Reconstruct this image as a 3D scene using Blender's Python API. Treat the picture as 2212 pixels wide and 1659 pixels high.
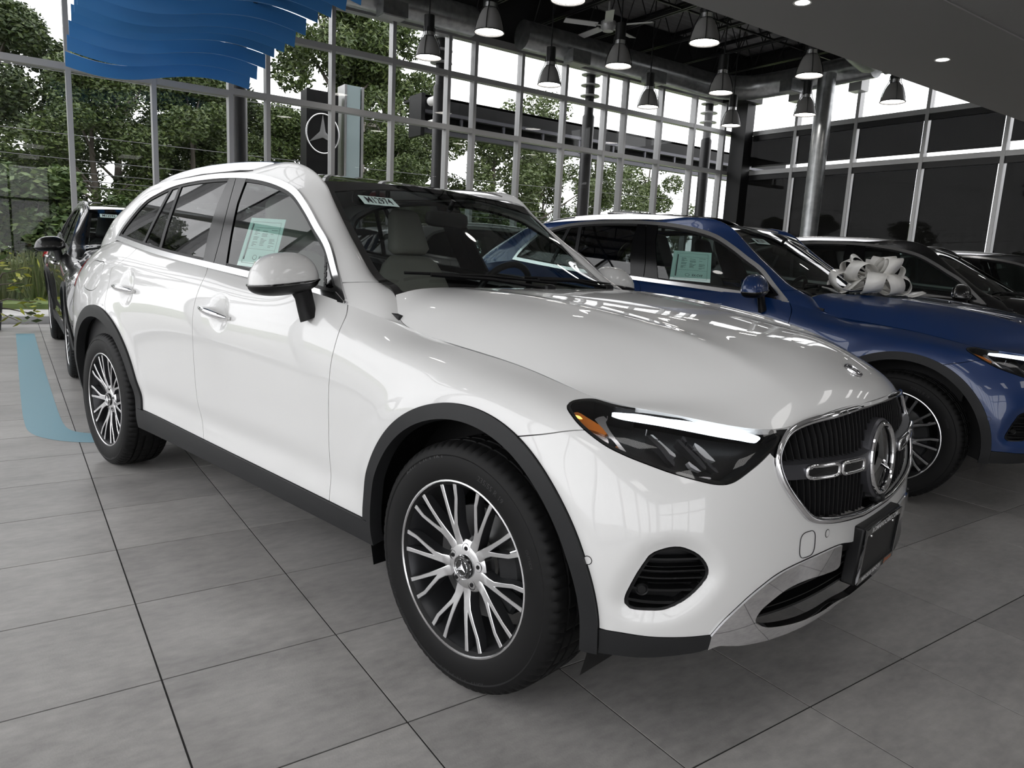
import bpy, bmesh, math, random
import numpy as np
from mathutils import Matrix, Vector

for _o in list(bpy.data.objects): bpy.data.objects.remove(_o)
SC = bpy.context.scene
COL = SC.collection

# ================================================================ camera
CAM_P = (-1.9112, -1.8690, 1.2593)
def solved_pose(yaw, pit, rol, turn):
    f = np.array([math.sin(yaw) * math.cos(pit), math.cos(yaw) * math.cos(pit), math.sin(pit)])
    r = np.array([math.cos(yaw), -math.sin(yaw), 0.]); u = np.cross(r, f)
    c, s = math.cos(rol), math.sin(rol); r, u = c * r + s * u, -s * r + c * u
    t = np.array([[math.cos(turn), -math.sin(turn), 0], [math.sin(turn), math.cos(turn), 0], [0, 0, 1]])
    return t @ r, t @ u, t @ f
CAR_TURN = -1.35711
_r, _u, _f = solved_pose(-0.74646, -0.17244, 0.05236, CAR_TURN)
_cd = bpy.data.cameras.new('camera'); _cd.sensor_width = 36; _cd.sensor_fit = 'HORIZONTAL'
_cd.lens = 1559.47 * 36 / 2212; _cd.clip_start = .05; _cd.clip_end = 400
CAM = bpy.data.objects.new('camera', _cd); COL.objects.link(CAM)
CAM.matrix_world = Matrix(((_r[0], _u[0], -_f[0], CAM_P[0]), (_r[1], _u[1], -_f[1], CAM_P[1]), (_r[2], _u[2], -_f[2], CAM_P[2]), (0, 0, 0, 1)))
SC.camera = CAM

# ================================================================ sky, exposure
W_ = bpy.data.worlds.new('overcast_sky'); SC.world = W_; W_.use_nodes = True
_n = W_.node_tree.nodes; _n.clear()
_out = _n.new('ShaderNodeOutputWorld'); _bg = _n.new('ShaderNodeBackground')
_bg.inputs[0].default_value = (.985, .985, 1.0, 1); _bg.inputs[1].default_value = 2.7
W_.node_tree.links.new(_bg.outputs[0], _out.inputs[0])
SC.view_settings.view_transform = 'Standard'; SC.view_settings.look = 'None'
SC.view_settings.exposure = 0.0; SC.view_settings.gamma = 1.0; SC.view_settings.use_curve_mapping = False
SC.cycles.max_bounces = 10; SC.cycles.diffuse_bounces = 4; SC.cycles.glossy_bounces = 4
SC.cycles.transmission_bounces = 6; SC.cycles.transparent_max_bounces = 24
SC.cycles.use_denoising = True; SC.cycles.caustics_reflective = False; SC.cycles.caustics_refractive = False
SC.cycles.sample_clamp_indirect = 6.0
# ---------------------------------------------------------------- numeric helpers
def spl(t, P, s):
    """natural cubic spline through P at knots t, evaluated at s"""
    t = np.asarray(t, float); P = np.asarray(P, float); s = np.asarray(s, float); n = len(t)
    h = np.diff(t); A = np.zeros((n, n)); B = np.zeros((n,) + P.shape[1:])
    A[0, 0] = A[-1, -1] = 1
    for i in range(1, n - 1):
        A[i, i - 1] = h[i - 1]; A[i, i] = 2 * (h[i - 1] + h[i]); A[i, i + 1] = h[i]
        B[i] = 6 * ((P[i + 1] - P[i]) / h[i] - (P[i] - P[i - 1]) / h[i - 1])
    M = np.linalg.solve(A, B.reshape(n, -1)).reshape(B.shape)
    k = np.clip(np.searchsorted(t, s, side='right') - 1, 0, n - 2)
    sh = (-1,) + (1,) * (P.ndim - 1)
    a = ((t[k + 1] - s) / h[k]).reshape(sh); b = ((s - t[k]) / h[k]).reshape(sh); hk = h[k].reshape(sh)
    return a * P[k] + b * P[k + 1] + ((a ** 3 - a) * M[k] + (b ** 3 - b) * M[k + 1]) * hk ** 2 / 6

def knots(P):
    """mean chord-length knots along axis 0 of a (n, m, 3) grid"""
    d = np.linalg.norm(np.diff(P, axis=0), axis=2).mean(1)
    return np.r_[0, np.cumsum(np.maximum(d, 1e-4))]

def samp(t, step):
    n = max(2, int(round((t[-1] - t[0]) / step)) + 1)
    return np.linspace(t[0], t[-1], n)

def gridsurf(P, su, sv, mir0=False, mir1=False):
    """interpolating tensor spline of control grid P (n,m,3). mir0: row 0 lies on y=0; mir1: column -1 lies on y=0"""
    P = np.asarray(P, float); F = np.array([1, -1, 1.])
    Q = P; n0 = 0
    if mir0:
        Q = np.concatenate([(P[1:4] * F)[::-1], P], 0); n0 = 3
    n1 = P.shape[1]
    if mir1:
        Q = np.concatenate([Q, (Q[:, -4:-1] * F)[:, ::-1]], 1)
    tu = knots(Q); tv = knots(np.swapaxes(Q, 0, 1))
    s = samp(tu[n0:], su); R = spl(tu, Q, s)
    v = samp(tv[:n1], sv); R = np.swapaxes(spl(tv, np.swapaxes(R, 0, 1), v), 0, 1)
    return R, np.stack(np.meshgrid(s - s[0], v - v[0], indexing='ij'), 2)

F_ = np.array([1, -1, 1.])
class TM:
    """triangle mesh: V verts, N normals, T triangles, A surface coordinates"""
    def __init__(s, V, T, N=None, A=None):
        s.V = np.asarray(V, float).reshape(-1, 3); s.T = np.asarray(T, int).reshape(-1, 3)
        s.N = s.norms() if N is None else np.asarray(N, float)
        s.A = np.zeros((len(s.V), 2)) if A is None else np.asarray(A, float)
    def norms(s):
        a, b, c = (s.V[s.T[:, k]] for k in range(3)); n = np.cross(b - a, c - a)
        N = np.zeros_like(s.V)
        for k in range(3): np.add.at(N, s.T[:, k], n)
        return N / np.maximum(np.linalg.norm(N, axis=1, keepdims=True), 1e-12)
    def clean(s):
        u, inv = np.unique(s.T, return_inverse=True)
        return TM(s.V[u], inv.reshape(-1, 3), s.N[u], s.A[u]) if len(s.T) else TM(np.zeros((0, 3)), [], np.zeros((0, 3)))
    def mirror(s):
        F = np.array([1, -1, 1.]); return TM(s.V * F, s.T[:, ::-1], s.N * F, s.A)
    def copy(s): return TM(s.V.copy(), s.T.copy(), s.N.copy(), s.A.copy())
    def push(s, d):
        """offset along normals"""
        return TM(s.V + s.N * (d if np.isscalar(d) else np.asarray(d)[:, None]), s.T, s.N, s.A)
    def recalc(s): return TM(s.V, s.T, None, s.A)

def gridmesh(R, flip=False):
    R, UV = R
    R = R * F_
    n, m = R.shape[:2]; i = np.arange(n * m).reshape(n, m)
    a, b, c, d = i[:-1, :-1].ravel(), i[1:, :-1].ravel(), i[1:, 1:].ravel(), i[:-1, 1:].ravel()
    T = np.r_[np.c_[a, b, c], np.c_[a, c, d]]
    return TM(R.reshape(-1, 3), T[:, ::-1] if flip else T, None, UV.reshape(-1, 2))

def merge(*ms):
    V, N, T, A, o = [], [], [], [], 0
    for m in ms:
        V.append(m.V); N.append(m.N); T.append(m.T + o); A.append(m.A); o += len(m.V)
    return TM(np.concatenate(V), np.concatenate(T), np.concatenate(N), np.concatenate(A))

def split(m, f):
    """cut mesh m along f=0 -> (f<0 part, f>0 part)"""
    f = np.where(np.abs(f) < 1e-9, 1e-9, f)
    s = f > 0; ts = s[m.T]; cnt = ts.sum(1)
    pos = [m.T[cnt == 3]]; neg = [m.T[cnt == 0]]
    mix = (cnt == 1) | (cnt == 2)
    if not mix.any():
        return TM(m.V, neg[0], m.N, m.A).clean(), TM(m.V, pos[0], m.N, m.A).clean()
    T = m.T[mix]; S = s[T]; c = cnt[mix]
    lone = np.where(c == 1, S.argmax(1), (~S).argmax(1))   # the vertex alone on its side
    r = np.arange(len(T)); a = T[r, lone]; b = T[r, (lone + 1) % 3]; d = T[r, (lone + 2) % 3]
    E = np.r_[np.c_[a, b], np.c_[a, d]]; Es = np.sort(E, 1)
    u, inv = np.unique(Es, axis=0, return_inverse=True); inv = inv.ravel()
    w = (f[u[:, 0]] / (f[u[:, 0]] - f[u[:, 1]]))[:, None]
    nv = m.V[u[:, 0]] * (1 - w) + m.V[u[:, 1]] * w
    nn = m.N[u[:, 0]] * (1 - w) + m.N[u[:, 1]] * w; nn /= np.maximum(np.linalg.norm(nn, axis=1, keepdims=True), 1e-12)
    na = m.A[u[:, 0]] * (1 - w) + m.A[u[:, 1]] * w
    p = len(m.V) + inv[:len(T)]; q = len(m.V) + inv[len(T):]
    tip = np.c_[a, p, q]; base = np.r_[np.c_[p, b, d], np.c_[p, d, q]]; one = c == 1; one2 = np.r_[one, one]
    pos += [tip[one], base[~one2]]; neg += [tip[~one], base[one2]]
    V = np.r_[m.V, nv]; N = np.r_[m.N, nn]; A = np.r_[m.A, na]
    return TM(V, np.concatenate(neg), N, A).clean(), TM(V, np.concatenate(pos), N, A).clean()

def pdist(P, L):
    """distance of 2D points to polyline L"""
    best = np.full(len(P), 1e9)
    for a, b in zip(L[:-1], L[1:]):
        d = b - a; t = np.clip(((P - a) @ d) / max(d @ d, 1e-12), 0, 1)
        best = np.minimum(best, np.hypot(*(P - a - t[:, None] * d).T))
    return best

def sdpoly(P, L):
    """signed distance to closed polygon, negative inside"""
    L = np.asarray(L, float); C = np.r_[L, L[:1]]; d = pdist(P, C); ins = np.zeros(len(P), bool)
    for a, b in zip(C[:-1], C[1:]):
        c = (a[1] > P[:, 1]) != (b[1] > P[:, 1])
        with np.errstate(all='ignore'):
            ins ^= c & (P[:, 0] < (b[0] - a[0]) * (P[:, 1] - a[1]) / (b[1] - a[1]) + a[0])
    return np.where(ins, -d, d)

def curve(pts, step=.01, closed=False):
    """smooth dense polyline through pts (any dimension)"""
    P = np.asarray(pts, float)
    if closed: P = np.r_[P[-3:], P, P[:4]]
    t = np.r_[0, np.cumsum(np.maximum(np.linalg.norm(np.diff(P, axis=0), axis=1), 1e-6) ** .5)]
    # centripetal catmull-rom
    out = []
    rng = range(3, len(P) - 4) if closed else range(len(P) - 1)
    for i in rng:
        p1, p2 = P[i], P[i + 1]; p0 = P[i - 1] if i > 0 else 2 * p1 - p2; p3 = P[i + 2] if i + 2 < len(P) else 2 * p2 - p1
        d1 = np.linalg.norm(p1 - p0) ** .5 + 1e-9; d2 = np.linalg.norm(p2 - p1) ** .5 + 1e-9; d3 = np.linalg.norm(p3 - p2) ** .5 + 1e-9
        m1 = ((p1 - p0) / d1 - (p2 - p0) / (d1 + d2) + (p2 - p1) / d2) * d2
        m2 = ((p2 - p1) / d2 - (p3 - p1) / (d2 + d3) + (p3 - p2) / d3) * d2
        n = max(1, int(np.ceil(np.linalg.norm(p2 - p1) / step))); u = (np.arange(n) / n)[:, None]
        out.append((2 * u**3 - 3 * u**2 + 1) * p1 + (u**3 - 2 * u**2 + u) * m1 + (-2 * u**3 + 3 * u**2) * p2 + (u**3 - u**2) * m2)
    if not closed: out.append(P[-1:])
    return np.concatenate(out)

def weld(m, tol=1e-5):
    """join coincident vertices"""
    k = np.round(m.V / tol).astype(np.int64); _, idx, inv = np.unique(k, axis=0, return_index=True, return_inverse=True); inv = inv.ravel()
    T = inv[m.T]; ok = (T[:, 0] != T[:, 1]) & (T[:, 1] != T[:, 2]) & (T[:, 0] != T[:, 2])
    return TM(m.V[idx], T[ok], m.N[idx], m.A[idx])

def boundary(m):
    e = np.r_[m.T[:, [0, 1]], m.T[:, [1, 2]], m.T[:, [2, 0]]]; k = np.sort(e, 1)
    _, idx, cnt = np.unique(k, axis=0, return_index=True, return_counts=True)
    return e[idx[cnt == 1]]

def flange(m, depth=.012):
    """turn the open rim of a panel inwards"""
    b = boundary(m)
    if not len(b): return m
    u, inv = np.unique(b, return_inverse=True); inv = inv.reshape(-1, 2)
    V = m.V[u]; N = m.N[u]; n = len(u); V2 = np.r_[V, V - N * depth]
    T = np.r_[np.c_[inv[:, 1], inv[:, 0], inv[:, 0] + n], np.c_[inv[:, 1], inv[:, 0] + n, inv[:, 1] + n]]
    return merge(m, TM(V2, T))

# ---------------------------------------------------------------- body surfaces of the SUV (x forward, w = half width, z up; front axle at x=0)
ST = [  # lower ring, front centre -> rear centre; per station rows bottom -> top as (x, w, z)
 [(0.766,0,0.25),(0.811,0,0.32),(0.828,0,0.4),(0.83,0,0.5),(0.8271,0,0.6),(0.823,0,0.7),(0.8132,0,0.79),(0.8013,0,0.86),(0.79,0,0.905)],
 [(0.758,0.25,0.25),(0.803,0.25,0.32),(0.82,0.25,0.4),(0.822,0.25,0.5),(0.8188,0.25,0.6),(0.813,0.25,0.7),(0.8016,0.25,0.79),(0.7864,0.25,0.86),(0.77,0.25,0.904)],
 [(0.733,0.45,0.25),(0.778,0.45,0.32),(0.796,0.45,0.4),(0.798,0.45,0.5),(0.7933,0.45,0.6),(0.783,0.45,0.7),(0.7636,0.45,0.79),(0.7409,0.45,0.852),(0.730,0.437,0.876)],
 [(0.68,0.62,0.25),(0.725,0.625,0.32),(0.744,0.628,0.4),(0.747,0.63,0.5),(0.7395,0.628,0.6),(0.723,0.625,0.7),(0.693,0.62,0.785),(0.668,0.602,0.838),(0.652,0.567,0.868)],
 [(0.597,0.765,0.25),(0.637,0.775,0.32),(0.652,0.78,0.4),(0.655,0.782,0.5),(0.6474,0.78,0.6),(0.6265,0.772,0.7),(0.5894,0.76,0.785),(0.5449,0.738,0.85),(0.485,0.692,0.893)],
 [(0.515,0.85,0.25),(0.54,0.864,0.32),(0.548,0.873,0.4),(0.55,0.877,0.5),(0.544,0.875,0.6),(0.524,0.866,0.7),(0.487,0.848,0.79),(0.445,0.815,0.857),(0.385,0.745,0.902)],
 [(0.43,0.882,0.25),(0.445,0.902,0.33),(0.448,0.912,0.42),(0.448,0.917,0.52),(0.444,0.916,0.62),(0.428,0.908,0.72),(0.395,0.888,0.81),(0.36,0.85,0.872),(0.322,0.757,0.912)],
 [(0.25,0.89,0.25),(0.25,0.912,0.34),(0.25,0.925,0.44),(0.25,0.932,0.54),(0.25,0.932,0.64),(0.245,0.926,0.74),(0.235,0.908,0.83),(0.215,0.865,0.898),(0.19,0.758,0.935)],
 [(0,0.89,0.25),(0,0.914,0.34),(0,0.928,0.44),(0,0.936,0.54),(0,0.938,0.64),(0,0.932,0.74),(0,0.914,0.84),(0.01,0.868,0.92),(0.03,0.762,0.962)],
 [(-0.25,0.885,0.25),(-0.25,0.907,0.34),(-0.25,0.918,0.45),(-0.25,0.924,0.56),(-0.25,0.926,0.67),(-0.25,0.923,0.77),(-0.245,0.907,0.87),(-0.23,0.866,0.945),(-0.21,0.769,0.986)],
 [(-0.48,0.88,0.25),(-0.48,0.902,0.34),(-0.48,0.908,0.45),(-0.48,0.91,0.57),(-0.48,0.913,0.69),(-0.48,0.914,0.8),(-0.475,0.905,0.9),(-0.46,0.868,0.975),(-0.43,0.768,1.013)],
 [(-0.7,0.88,0.25),(-0.7,0.9,0.34),(-0.7,0.902,0.45),(-0.7,0.903,0.57),(-0.7,0.908,0.69),(-0.7,0.912,0.81),(-0.7,0.907,0.92),(-0.7,0.885,1.01),(-0.7,0.838,1.077)],
 [(-1.2,0.88,0.25),(-1.2,0.898,0.34),(-1.2,0.898,0.45),(-1.2,0.899,0.57),(-1.2,0.906,0.7),(-1.2,0.914,0.83),(-1.2,0.911,0.94),(-1.2,0.885,1.04),(-1.2,0.825,1.113)],
 [(-1.8,0.88,0.25),(-1.8,0.898,0.34),(-1.8,0.898,0.45),(-1.8,0.9,0.57),(-1.8,0.908,0.71),(-1.8,0.917,0.85),(-1.8,0.914,0.96),(-1.8,0.882,1.07),(-1.8,0.809,1.148)],
 [(-2.3,0.88,0.25),(-2.3,0.902,0.34),(-2.3,0.907,0.45),(-2.3,0.911,0.58),(-2.3,0.918,0.72),(-2.3,0.924,0.86),(-2.3,0.918,0.98),(-2.3,0.88,1.1),(-2.3,0.798,1.178)],
 [(-2.6,0.885,0.25),(-2.6,0.912,0.34),(-2.6,0.922,0.45),(-2.6,0.929,0.58),(-2.6,0.934,0.73),(-2.6,0.935,0.87),(-2.6,0.924,0.99),(-2.6,0.878,1.12),(-2.6,0.787,1.203)],
 [(-2.888,0.89,0.25),(-2.888,0.918,0.35),(-2.888,0.931,0.46),(-2.888,0.94,0.59),(-2.888,0.944,0.74),(-2.888,0.942,0.88),(-2.888,0.926,1),(-2.888,0.872,1.135),(-2.888,0.775,1.232)],
 [(-3.17,0.882,0.27),(-3.18,0.908,0.36),(-3.19,0.921,0.47),(-3.2,0.93,0.6),(-3.2,0.934,0.75),(-3.2,0.928,0.89),(-3.19,0.906,1.01),(-3.17,0.85,1.14),(-3.15,0.765,1.232)],
 [(-3.4,0.845,0.29),(-3.43,0.872,0.37),(-3.45,0.884,0.48),(-3.465,0.893,0.61),(-3.465,0.896,0.76),(-3.46,0.888,0.9),(-3.445,0.862,1.02),(-3.42,0.805,1.13),(-3.39,0.745,1.2)],
 [(-3.58,0.74,0.31),(-3.635,0.765,0.38),(-3.665,0.778,0.49),(-3.69,0.788,0.62),(-3.695,0.79,0.77),(-3.685,0.78,0.91),(-3.66,0.758,1.02),(-3.625,0.715,1.11),(-3.59,0.69,1.16)],
 [(-3.7,0.42,0.32),(-3.765,0.43,0.39),(-3.8,0.435,0.5),(-3.828,0.44,0.63),(-3.83,0.44,0.78),(-3.815,0.44,0.92),(-3.785,0.43,1.02),(-3.745,0.42,1.1),(-3.7,0.41,1.15)],
 [(-3.735,0,0.32),(-3.8,0,0.39),(-3.838,0,0.5),(-3.868,0,0.63),(-3.868,0,0.78),(-3.852,0,0.92),(-3.82,0,1.02),(-3.78,0,1.1),(-3.735,0,1.15)],
]
HD = [  # hood, cowl -> nose; per row centre -> edge
 [(-0.47,0,1.146),(-0.475,0.14,1.146),(-0.49,0.28,1.146),(-0.515,0.42,1.145),(-0.55,0.56,1.141),(-0.575,0.64,1.131),(-0.6,0.7,1.112)],
 [(-0.36,0,1.146),(-0.365,0.15,1.146),(-0.38,0.3,1.146),(-0.4,0.45,1.143),(-0.44,0.61,1.125),(-0.47,0.7,1.089),(-0.505,0.753,1.037)],
 [(-0.22,0,1.141),(-0.225,0.155,1.141),(-0.235,0.31,1.141),(-0.255,0.46,1.137),(-0.295,0.62,1.109),(-0.325,0.71,1.062),(-0.36,0.772,1.003)],
 [(0,0,1.124),(-0.005,0.155,1.124),(-0.015,0.31,1.124),(-0.035,0.46,1.119),(-0.085,0.62,1.085),(-0.12,0.71,1.036),(-0.16,0.769,0.982)],
 [(0.22,0,1.101),(0.215,0.15,1.101),(0.205,0.3,1.099),(0.18,0.45,1.09),(0.12,0.61,1.051),(0.08,0.7,1.005),(0.03,0.762,0.962)],
 [(0.42,0,1.075),(0.415,0.145,1.074),(0.4,0.29,1.068),(0.37,0.43,1.053),(0.3,0.59,1.007),(0.25,0.69,0.967),(0.19,0.758,0.935)],
 [(0.6,0,1.036),(0.595,0.13,1.035),(0.575,0.265,1.025),(0.54,0.4,1.002),(0.455,0.555,0.958),(0.39,0.66,0.929),(0.322,0.757,0.912)],
 [(0.715,0,0.978),(0.71,0.12,0.978),(0.69,0.25,0.972),(0.645,0.385,0.954),(0.555,0.535,0.92),(0.455,0.655,0.909),(0.37,0.738,0.906)],
 [(0.772,0,0.933),(0.767,0.12,0.933),(0.748,0.25,0.928),(0.715,0.405,0.905),(0.63,0.55,0.886),(0.51,0.66,0.895),(0.4,0.728,0.9025)],
 [(0.79,0,0.905),(0.786,0.12,0.904),(0.768,0.25,0.901),(0.737,0.41,0.879),(0.668,0.553,0.868),(0.535,0.656,0.887),(0.415,0.725,0.9005)],
]
# pillar band: outer curve (belt corner, window opening, D pillar) and inner curve (windscreen edge, roof edge)
BO = [(-.36,.768,1.003),(-.53,.790,1.040),(-.69,.836,1.077),(-.80,.797,1.175),(-.912,.757,1.275),(-1.03,.728,1.344),(-1.15,.698,1.414),(-1.294,.669,1.484),(-1.431,.652,1.522),(-1.633,.638,1.556),(-1.881,.629,1.576),(-2.281,.629,1.576),(-2.56,.639,1.553),(-2.716,.653,1.519),(-2.846,.671,1.475),(-3.0,.731,1.334),(-3.05,.765,1.252),(-3.15,.765,1.232),(-3.39,.745,1.20),(-3.59,.69,1.16)]
BI = [(-.36,.766,1.004),(-.505,.751,1.038),(-.605,.699,1.114),(-.72,.690,1.158),(-.85,.670,1.243),(-.95,.652,1.318),(-1.04,.634,1.390),(-1.13,.615,1.465),(-1.21,.600,1.527),(-1.45,.575,1.572),(-1.88,.560,1.590),(-2.28,.560,1.588),(-2.62,.562,1.570),(-2.85,.566,1.545),(-3.05,.572,1.510),(-3.25,.590,1.430),(-3.38,.612,1.36),(-3.47,.635,1.29),(-3.55,.655,1.22),(-3.62,.67,1.165)]
WS = [(-.43,1.108),(-.52,1.155),(-.70,1.262),(-.90,1.378),(-1.10,1.490),(-1.235,1.556)]   # windscreen centre line (x, z)
WE = [(-.585,.700,1.085),(-.62,.697,1.128),(-.72,.690,1.158),(-.85,.670,1.243),(-1.04,.634,1.390),(-1.21,.600,1.527)]
RC = [(-1.235,1.556),(-1.45,1.592),(-1.9,1.615),(-2.3,1.612),(-2.7,1.590),(-3.05,1.552),(-3.30,1.505)]
RE = [(-1.21,.600,1.527),(-1.45,.575,1.572),(-1.9,.560,1.590),(-2.28,.560,1.588),(-2.66,.562,1.567),(-3.02,.571,1.515),(-3.25,.590,1.43)]

def lofted(Cn, Ed, su, sv, p=2.0):
    """surface between a centre line (x,z) and an edge (x,w,z), full half width"""
    Cn = np.array(Cn, float); Ed = np.array(Ed, float); n = len(Cn); cols = []
    for s in np.linspace(0, 1, 6):
        k = s ** p
        cols.append(np.c_[Cn[:, 0] + (Ed[:, 0] - Cn[:, 0]) * s * s, s * Ed[:, 1], Cn[:, 1] + (Ed[:, 2] - Cn[:, 1]) * k])
    P = np.stack(cols, 0)          # (s, t, 3)
    return gridsurf(P, sv, su, mir0=True)
def surfaces(step=.012):
    S = gridsurf(np.array(ST), step, step, mir0=True)
    H = gridsurf(np.swapaxes(np.array(HD), 0, 1), step, step, mir0=True)
    O = np.array(BO); I = np.array(BI); tp = S[0][:, -1]; k = (tp[:, 0] > -1.0) & (tp[:, 0] < -.2); tp = tp[k][np.argsort(tp[k][:, 0])]
    for i in range(3): O[i] = [O[i, 0], np.interp(O[i, 0], tp[:, 0], tp[:, 1]), np.interp(O[i, 0], tp[:, 0], tp[:, 2])]
    I[0] = O[0] + [0, -.002, .002]; M = (O + I) / 2
    t = np.linspace(0, 1, len(O)); bul = .018 + .012 * np.sin(np.pi * np.clip((t - .1) / .8, 0, 1))
    n = np.c_[np.zeros(len(O)), I[:, 2] - O[:, 2], O[:, 1] - I[:, 1]]; n /= np.linalg.norm(n, axis=1, keepdims=True)
    n[:2] *= .3; n[-3:, 0] -= .3
    W3 = np.linalg.norm(O - I, axis=1)[:, None]
    B = np.stack([O, .75 * O + .25 * I + n * bul[:, None] * .75 * W3 / .12, M + n * bul[:, None] * W3 / .12, .25 * O + .75 * I + n * bul[:, None] * .75 * W3 / .12, I], 1)
    B = gridsurf(B, step, .01)
    W = lofted(WS, WE, step, step)
    R = lofted(RC, RE, step * 1.5, step * 1.5, 2.2)
    return dict(S=gridmesh(S, True), H=gridmesh(H), B=gridmesh(B, True), W=gridmesh(W, True), R=gridmesh(R, True))
FT = {
 'headlight': [(1.103,0.757),(1.106,0.770),(1.100,0.784),(1.071,0.804),(1.037,0.817),(1.022,0.819),(0.888,0.822),(0.780,0.822),(0.684,0.822),(0.588,0.822),(0.524,0.777),(0.516,0.754),(0.528,0.718),(0.554,0.691),(0.592,0.658),(0.654,0.618),(0.676,0.607),(0.700,0.601),(0.729,0.602),(0.781,0.615),(0.833,0.632),(0.883,0.651),(0.935,0.667),(0.977,0.679),(1.011,0.695),(1.050,0.718),(1.076,0.737)],
 'intake': [(0.833,0.431),(0.868,0.425),(0.895,0.408),(0.910,0.380),(0.923,0.350),(0.938,0.306),(0.948,0.269),(0.947,0.249),(0.936,0.240),(0.894,0.242),(0.857,0.246),(0.831,0.259),(0.811,0.273),(0.789,0.295),(0.772,0.317),(0.758,0.342),(0.756,0.356),(0.763,0.379),(0.780,0.403),(0.800,0.418)],
 'grille': [(0.544,0.649),(0.537,0.674),(0.517,0.713),(0.488,0.767),(0.449,0.802),(0.409,0.813),(0.312,0.801),(0.206,0.798)],
 'grille2': [(0.544,0.649),(0.537,0.607),(0.522,0.569),(0.488,0.524),(0.454,0.486),(0.423,0.466),(0.383,0.455),(0.325,0.444),(0.200,0.429),(0.081,0.414)],
 'skid_top': [(0.739,0.167),(0.712,0.209),(0.675,0.247),(0.639,0.278),(0.600,0.303),(0.561,0.323),(0.513,0.336),(0.405,0.346),(0.267,0.344),(0.175,0.325)],
 'skid_bot': [(0.739,0.167),(0.709,0.133),(0.636,0.120),(0.514,0.100),(0.404,0.080),(0.233,0.025),(0.096,0.012),(0.036,0.048)],
 'skid_hole': [(0.610,0.189),(0.617,0.201),(0.606,0.227),(0.568,0.254),(0.513,0.276),(0.438,0.281),(0.344,0.273),(0.266,0.273),(0.252,0.302),(0.160,0.294)],
 'skid_hole2': [(0.610,0.189),(0.575,0.169),(0.504,0.153),(0.422,0.142),(0.324,0.138),(0.239,0.141),(0.132,0.126)],
 'lip': [(1.004,0.153),(0.943,0.167),(0.865,0.167),(0.804,0.165),(0.739,0.167)],
 'archF_out': [(1.920,0.132),(1.914,0.174),(1.897,0.229),(1.867,0.306),(1.830,0.371),(1.784,0.447),(1.734,0.523),(1.693,0.566),(1.645,0.599),(1.596,0.622),(1.539,0.641),(1.464,0.653),(1.391,0.652),(1.324,0.641),(1.269,0.621),(1.213,0.594),(1.169,0.563),(1.128,0.524),(1.098,0.480),(1.071,0.425),(1.053,0.372),(1.027,0.271),(1.004,0.153)],
 'archF_in': [(1.877,0.124),(1.875,0.203),(1.829,0.318),(1.761,0.429),(1.683,0.519),(1.589,0.579),(1.475,0.607),(1.372,0.612),(1.301,0.605),(1.230,0.572),(1.163,0.509),(1.115,0.438),(1.081,0.360),(1.052,0.257),(1.040,0.147)],
 'archR_out': [(4.766,0.325),(4.695,0.412),(4.617,0.471),(4.533,0.512),(4.431,0.537),(4.325,0.542),(4.205,0.533),(4.116,0.511),(4.039,0.474),(3.960,0.409),(3.891,0.332),(3.849,0.259),(3.833,0.203),(3.817,0.165)],
 'archR_in': [(4.724,0.290),(4.619,0.407),(4.511,0.461),(4.399,0.490),(4.307,0.489),(4.204,0.474),(4.119,0.449),(4.051,0.409),(4.002,0.362),(3.954,0.315),(3.920,0.250),(3.891,0.195),(3.881,0.145)],
 'sill_top': [(3.880,0.149),(3.504,0.141),(3.155,0.136),(2.597,0.131),(2.145,0.128),(1.877,0.128)],
 'sill_bot': [(3.866,0.054),(3.557,0.076),(2.890,0.114),(2.356,0.130),(1.914,0.060)],
 'door_front': [(2.149,0.822),(2.122,0.770),(2.114,0.691),(2.130,0.604),(2.140,0.510),(2.147,0.355),(2.149,0.240),(2.146,0.125)],
 'door_mid': [(3.279,0.822),(3.223,0.780),(3.195,0.723),(3.197,0.673),(3.201,0.634),(3.204,0.552),(3.213,0.460),(3.219,0.364),(3.202,0.227),(3.160,0.135)],
 'door_rear': [(4.163,0.816),(4.138,0.777),(4.186,0.730),(4.235,0.710),(4.208,0.670),(4.217,0.621),(4.223,0.582),(4.205,0.548),(4.186,0.530)],
 'seam_bumper': [(1.255,0.613),(1.158,0.646),(1.049,0.698)],
 'fuel': [(4.635,0.716),(4.483,0.725),(4.392,0.721),(4.356,0.685),(4.363,0.647),(4.429,0.619),(4.534,0.612),(4.616,0.624),(4.641,0.659),(4.642,0.699)],
 'handF': [(3.104,0.668),(2.965,0.663),(2.853,0.657)],
 'handR': [(4.097,0.658),(3.973,0.658),(3.859,0.653)],
 'sensor1': [(1.028,0.349)],
 'sensor2': [(0.349,0.408)],
 'tow': [(0.448,0.394)],
 'crease': [(0.884,0.438),(0.821,0.459),(0.728,0.463),(0.619,0.450)],
}
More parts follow.
